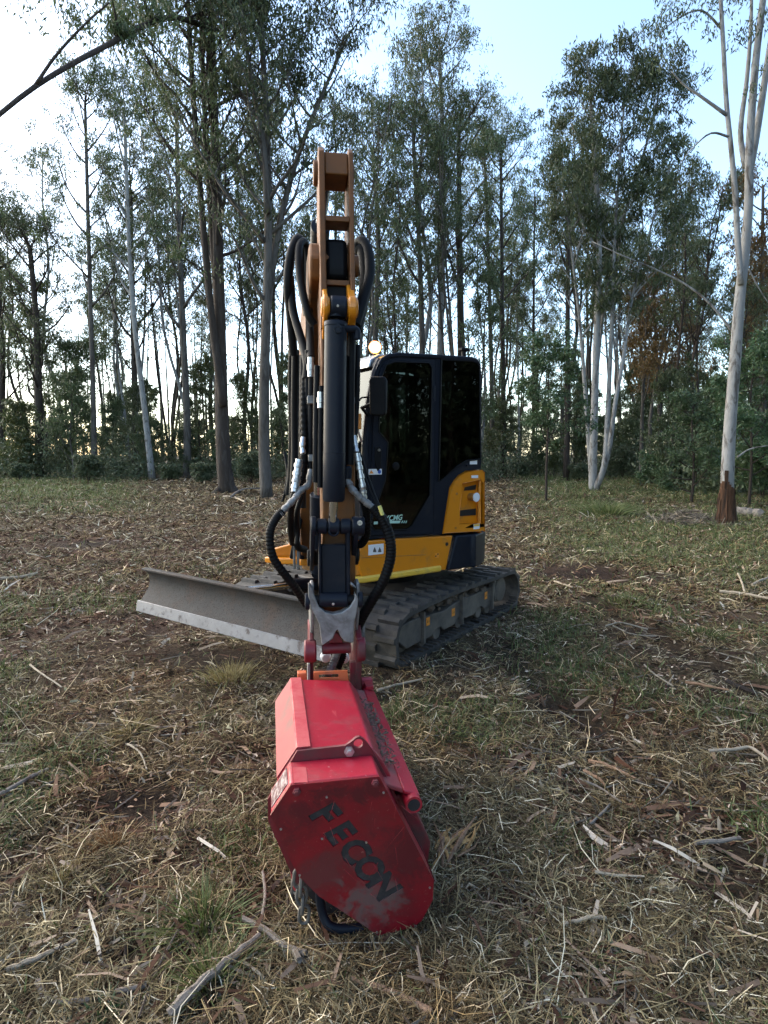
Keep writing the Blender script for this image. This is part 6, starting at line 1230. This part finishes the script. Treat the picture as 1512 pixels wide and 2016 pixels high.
# ------------------------------------------------------------------ sticks, tufts and logs one can point at
def gz_(x, y): return float(hgt(np.array(float(x)), np.array(float(y))))
def stick(name, label, cat, px, r0, r1, mat, lift=0.015, side=None, n=7, group=None):
    P = [G(x, y) for x, y in px]; base = P[len(P) // 2]
    P = [np.array([p[0], p[1], gz_(p[0], p[1]) + lift + 0.018 + r0 * 0.8]) for p in P]
    rr = np.random.default_rng(abs(hash(label)) % 1000 if False else sum(map(ord, label)))
    Q = catmull(P, 5) if len(P) > 2 else [P[0] + (P[1] - P[0]) * t for t in np.linspace(0, 1, 6)]
    Q = [q + rr.normal(0, r0 * 0.10, 3) for q in Q]; R = [(r0 + (r1 - r0) * i / (len(Q) - 1)) * rr.uniform(0.88, 1.12) for i in range(len(Q))]
    mb = MB().tube(Q, R, n)
    o = mb.build(name, mat, None); tag(o, label, cat, group)
    if side:
        for sp in side:
            S = [G(x, y) for x, y in sp]; S = [np.array([p[0], p[1], gz_(p[0], p[1]) + lift + r1 + 0.02 * i]) for i, p in enumerate(S)]
            MB().tube(catmull(S, 4) if len(S) > 2 else S, [r1 * 0.8 + 0.001] * (len(catmull(S, 4)) if len(S) > 2 else len(S)), 5).build('twig', mat, o)
    return o
ST, PW, RW = M['stick'], M['pale_wood'], M['red_wood']
stick('branch', 'long weathered grey branch running out at the bottom edge, left of centre', 'branch', [(335, 2020), (400, 1965), (455, 1920), (512, 1868)], 0.016, 0.009, ST, 0.03)
stick('branch', 'short thick broken branch just below the mulching head chain', 'branch', [(478, 1826), (520, 1848), (562, 1880), (602, 1897)], 0.009, 0.012, ST, 0.02, [[(562, 1880), (580, 1895), (590, 1925)]])
stick('branch', 'pale crooked branch lying in the grass at lower left edge', 'branch', [(14, 1927), (70, 1908), (110, 1888), (150, 1868)], 0.010, 0.006, PW, 0.02)
stick('branch', 'grey bent branch half buried near the bottom left corner', 'branch', [(75, 1945), (100, 1982), (170, 1985), (290, 1952)], 0.011, 0.008, ST, 0.005)
stick('twig', 'pale curved twig on the straw left of the mulching head', 'twig', [(252, 1480), (275, 1498), (290, 1528)], 0.006, 0.004, PW, 0.02)
stick('stick', 'straight weathered stick at the left edge, level with the dark soil patch', 'stick', [(0, 1585), (45, 1562), (95, 1535)], 0.012, 0.010, ST, 0.02)
stick('twig', 'pale forked twig lying alone on bare mulch at far left', 'twig', [(60, 1322), (80, 1340), (122, 1362)], 0.008, 0.005, PW, 0.02, [[(80, 1340), (72, 1352)]])
stick('stick', 'pale broken stick at the left edge beyond the blade', 'stick', [(0, 1147), (40, 1143), (76, 1138)], 0.022, 0.018, PW, 0.02)
stick('stick', 'grey stick on the mulch right behind the mulching head', 'stick', [(742, 1368), (790, 1352), (832, 1345)], 0.010, 0.006, PW, 0.02)
stick('branch', 'white dead branch with an upright side twig at the right edge', 'branch', [(1416, 1175), (1460, 1181), (1520, 1192)], 0.018, 0.014, PW, 0.03, [[(1466, 1180), (1460, 1158), (1452, 1142)]])
stick('branch', 'pale leaning branch above the white one at the right edge', 'branch', [(1480, 1165), (1500, 1155), (1530, 1148)], 0.016, 0.012, PW, 0.05)
stick('split_stick', 'tan split stick tapering to a point, on bare ground at right', 'stick', [(1350, 1353), (1390, 1366), (1434, 1378)], 0.012, 0.006, RW, 0.02)
stick('twig', 'white forked twig left of the tan split stick', 'twig', [(1268, 1315), (1290, 1340), (1325, 1360)], 0.007, 0.005, PW, 0.02, [[(1312, 1352), (1326, 1340)], [(1318, 1356), (1330, 1368)]])
stick('twig', 'upper of two pale bent twigs right of the track', 'twig', [(1192, 1246), (1222, 1236), (1275, 1240)], 0.008, 0.006, PW, 0.02)
stick('twig', 'lower of two pale bent twigs right of the track', 'twig', [(1206, 1245), (1245, 1254), (1292, 1253)], 0.007, 0.005, PW, 0.02)
stick('branch', 'bent pale stick near the right edge, below the wheel rut', 'stick', [(1395, 1491), (1440, 1490), (1478, 1487), (1515, 1515)], 0.010, 0.008, PW, 0.02)
stick('stick', 'grey straight stick lying by a dark hollow near the right edge', 'stick', [(1368, 1678), (1410, 1674), (1455, 1669)], 0.010, 0.008, ST, 0.02)
stick('bark_strip', 'upper brown bark strip of a pair, upper right foreground', 'bark strip', [(1160, 1508), (1200, 1526), (1250, 1550)], 0.012, 0.008, RW, 0.01)
stick('bark_strip', 'lower brown bark strip of a pair, upper right foreground', 'bark strip', [(1150, 1525), (1175, 1542), (1192, 1555)], 0.010, 0.006, RW, 0.01)
stick('splinter', 'upper tan wood splinter of a touching pair in the right foreground', 'splinter', [(1165, 1732), (1210, 1738), (1262, 1752)], 0.009, 0.003, M['red_wood'], 0.02)
stick('splinter', 'lower pale wood splinter of a touching pair in the right foreground', 'splinter', [(1170, 1742), (1215, 1748), (1268, 1755)], 0.007, 0.003, PW, 0.03)
stick('stick', 'yellowish twig with a kink in the right foreground grass', 'twig', [(1110, 1846), (1140, 1838), (1165, 1836), (1192, 1835)], 0.006, 0.007, PW, 0.03)
stick('stick', 'short grey stick in the grass right of the mulching head', 'stick', [(1160, 1640), (1190, 1612), (1200, 1600)], 0.006, 0.005, ST, 0.02)
stick('twig', 'long bent twig between two grass clumps, upper right foreground', 'twig', [(1140, 1545), (1180, 1562), (1222, 1598)], 0.006, 0.005, ST, 0.02)
stick('bark_strip', 'loose shaggy bark strip lying at the bottom edge, centre', 'bark strip', [(692, 1945), (750, 1962), (800, 1985), (850, 2014)], 0.010, 0.012, RW, 0.01)
stick('twig', 'dark thin twig standing off the ground left of the chain', 'twig', [(518, 1735), (522, 1780), (515, 1835)], 0.006, 0.005, ST, 0.03)
stick('stick', 'pale stick on the reddish ground right of the rear track', 'stick', [(1091, 1153), (1108, 1161), (1127, 1167)], 0.014, 0.010, PW, 0.02)
stick('stick', 'weathered pale stick in the grass bottom left, under the big branch', 'stick', [(480, 1915), (505, 1930), (520, 1942)], 0.006, 0.004, PW, 0.02)
stick('branch', 'dark half buried branch along the rut at the right edge', 'branch', [(1430, 1345), (1480, 1362), (1530, 1385)], 0.018, 0.014, M['bark_dark'], 0.01)
stick('root', 'white bare root lying beside the foot of the stout dark trunk', 'root', [(440, 982), (462, 984), (482, 992)], 0.05, 0.03, PW, 0.03)
stick('branch', 'grey fallen bough between the stout dark trunk and its right neighbour', 'branch', [(455, 985), (480, 972), (520, 968)], 0.045, 0.03, ST, 0.08)
stick('log', 'pale sawn log lying behind the foot of the pale gum', 'log', [(1440, 1016), (1470, 1018), (1498, 1020)], 0.13, 0.12, ST, 0.0, n=10)
# torn stump chunk of fresh wood beside the head
b = G(885, 1680); rr = np.random.default_rng(8)
ck = thing('splintered_log', 'torn chunk of fresh orange wood beside the mulching head', 'log', (b[0], b[1], 0))
ends = [G(x, y) for x, y in ((948, 1638), (935, 1655), (905, 1655), (925, 1648))]
o0 = np.array([*G(868, 1700)[:2], 0.0])
for k in range(13):
    e = ends[k % 4] + rr.normal(0, .035, 3); s_ = o0 + np.array([rr.normal(0.02, .03), rr.normal(0.02, .03), rr.uniform(0.0, 0.04)]); e[2] = rr.uniform(0.03, 0.08); m = (s_ + e) / 2 + rr.normal(0, .012, 3) + np.array([0, 0, .012])
    w = rr.uniform(0.005, 0.014); MB().tube([s_, s_ * .6 + m * .4, m, e], [w * 0.5, w, w * 0.8, w * 0.12], 4).build('wood_sliver', M['bright_wood'] if k % 3 else M['red_wood'], ck, smooth=False)
for k in range(16):
    e = np.array([*G(866 + rr.normal(0, 6), 1636 + 3 * k)[:2], rr.uniform(0.01, 0.05)]); s_ = o0 + np.array([rr.normal(0, .025), rr.normal(0, .04), rr.uniform(0.0, 0.03)]); MB().tube([s_, (s_ + e) / 2 + np.array([0.015, 0, .02]), e], [.005, .007, .0015], 4).build('wood_sliver', M['bright_wood'] if k % 2 else M['red_wood'], ck, smooth=False)
def tuft(label, px, h, n, mat, spread_, cat='grass tuft', lean=0.35, wd=0.0042):
    n = int(n * 1.5); h = h * 1.0
    b = G(*px); r = np.random.default_rng(sum(map(ord, label))); B = np.stack([b[0] + r.normal(0, spread_, n), b[1] + r.normal(0, spread_, n)], 1)
    L = h * r.uniform(0.5, 1.15, n); out = (B - b[:2]) / (spread_ + 1e-6) * lean + r.normal(0, 0.16, (n, 2)); d = np.stack([out[:, 0], out[:, 1], np.ones(n)], 1); d /= np.linalg.norm(d, axis=1)[:, None]
    z = hgt(B[:, 0], B[:, 1]) - gz_(b[0], b[1]); P0 = np.stack([B[:, 0] - b[0], B[:, 1] - b[1], z], 1); sd = np.cross(d, r.normal(0, 1, (n, 3))); sd /= np.linalg.norm(sd, axis=1)[:, None]; h_ = sd * (wd / 2) * r.uniform(.7, 1.3, (n, 1))
    mid = P0 + d * L[:, None] * .55; end = P0 + d * L[:, None] + np.stack([out[:, 0], out[:, 1], -0.25 * np.ones(n)], 1) * L[:, None] * .35
    V = np.stack([P0 - h_, P0 + h_, mid + h_, mid - h_, end + h_ * .2, end - h_ * .2], 1).reshape(-1, 3); o = np.arange(n)[:, None] * 6
    F = np.concatenate([o + np.array([0, 1, 2, 3]), o + np.array([3, 2, 4, 5])], 1).reshape(-1, 4)
    return tag(link('grass_tuft', np_mesh('grass_tuft', V, F, [mat]), loc=(b[0], b[1], gz_(b[0], b[1]))), label, cat)
M['rust_grass'] = island_mat('rusty_grass_blade', [(0, (0.12, 0.055, 0.022)), (0.5, (0.20, 0.105, 0.045)), (1, (0.32, 0.20, 0.09))], 0.7, 0.2)
M['gold_grass'] = island_mat('golden_grass_blade', [(0, (0.16, 0.12, 0.045)), (0.5, (0.27, 0.21, 0.085)), (1, (0.42, 0.36, 0.19))], 0.7, 0.2)
tuft('rust-brown grass tuft by the dark soil hollow, left foreground', (222, 1664), 0.085, 160, M['rust_grass'], 0.032)
tuft('golden dry grass tuft below the rust-brown one', (118, 1742), 0.075, 130, M['gold_grass'], 0.035)
tuft('green grass clump in the foreground left of the chain', (400, 1822), 0.12, 260, M['grass'], 0.055, lean=0.6)
tuft('yellow-green feathery grass clump near the bottom, left of centre', (415, 1935), 0.10, 220, M['grass'], 0.04)
tuft('small bright green sprig at the bottom edge, left', (200, 2010), 0.07, 60, M['leaf_green'], 0.015, wd=0.009)
tuft('yellow-green tuft in front of the blade', (455, 1340), 0.16, 220, M['gold_grass'], 0.07)
tuft('dark green grass clump in the right foreground', (1105, 1670), 0.06, 240, M['grass'], 0.06, lean=0.7)
tuft('dark green clump below the kinked twig in the right foreground', (1150, 1885), 0.05, 240, M['grass'], 0.05, lean=0.7)
tuft('fresh green tuft on the ground right of the wheel rut', (1385, 1255), 0.10, 260, M['grass'], 0.11, lean=0.6)
tuft('fresh green tuft between the twigs and the reddish mound at right', (1235, 1190), 0.12, 240, M['grass'], 0.12, lean=0.6)
tuft('dry golden tuft lying flat left of the mulching head', (255, 1448), 0.09, 200, M['gold_grass'], 0.05, lean=1.0)
tuft('dark low bush of grass on the green at right', (1195, 1015), 0.42, 420, M['grass'], 0.26, lean=0.6, wd=0.01)
# heap of cut brush in front of the bushy young tree
b = G(1352, 1028); hp = MB(); rr = np.random.default_rng(12)
for k in range(330):
    p = np.array([b[0] + rr.normal(0, .55), b[1] + rr.normal(0, .4), 0]); p[2] = max(0.02, 0.34 * math.exp(-((p[0] - b[0]) / .6) ** 2 - ((p[1] - b[1]) / .5) ** 2) * rr.uniform(.3, 1)); d = rr.normal(0, 1, 3) * np.array([1, 1, .45]); d /= np.linalg.norm(d); L = rr.uniform(.15, .5)
    w = rr.uniform(.005, .013); hp.tube([p - d * L / 2, p + rr.normal(0, .03, 3), p + d * L / 2], [w, w, w * .4], 4, False)
o = hp.build('brush_pile', M['twig'], None, 'low heap of grey brush in front of the bushy young tree', smooth=False); tag(o, None, None, None, 'stuff')
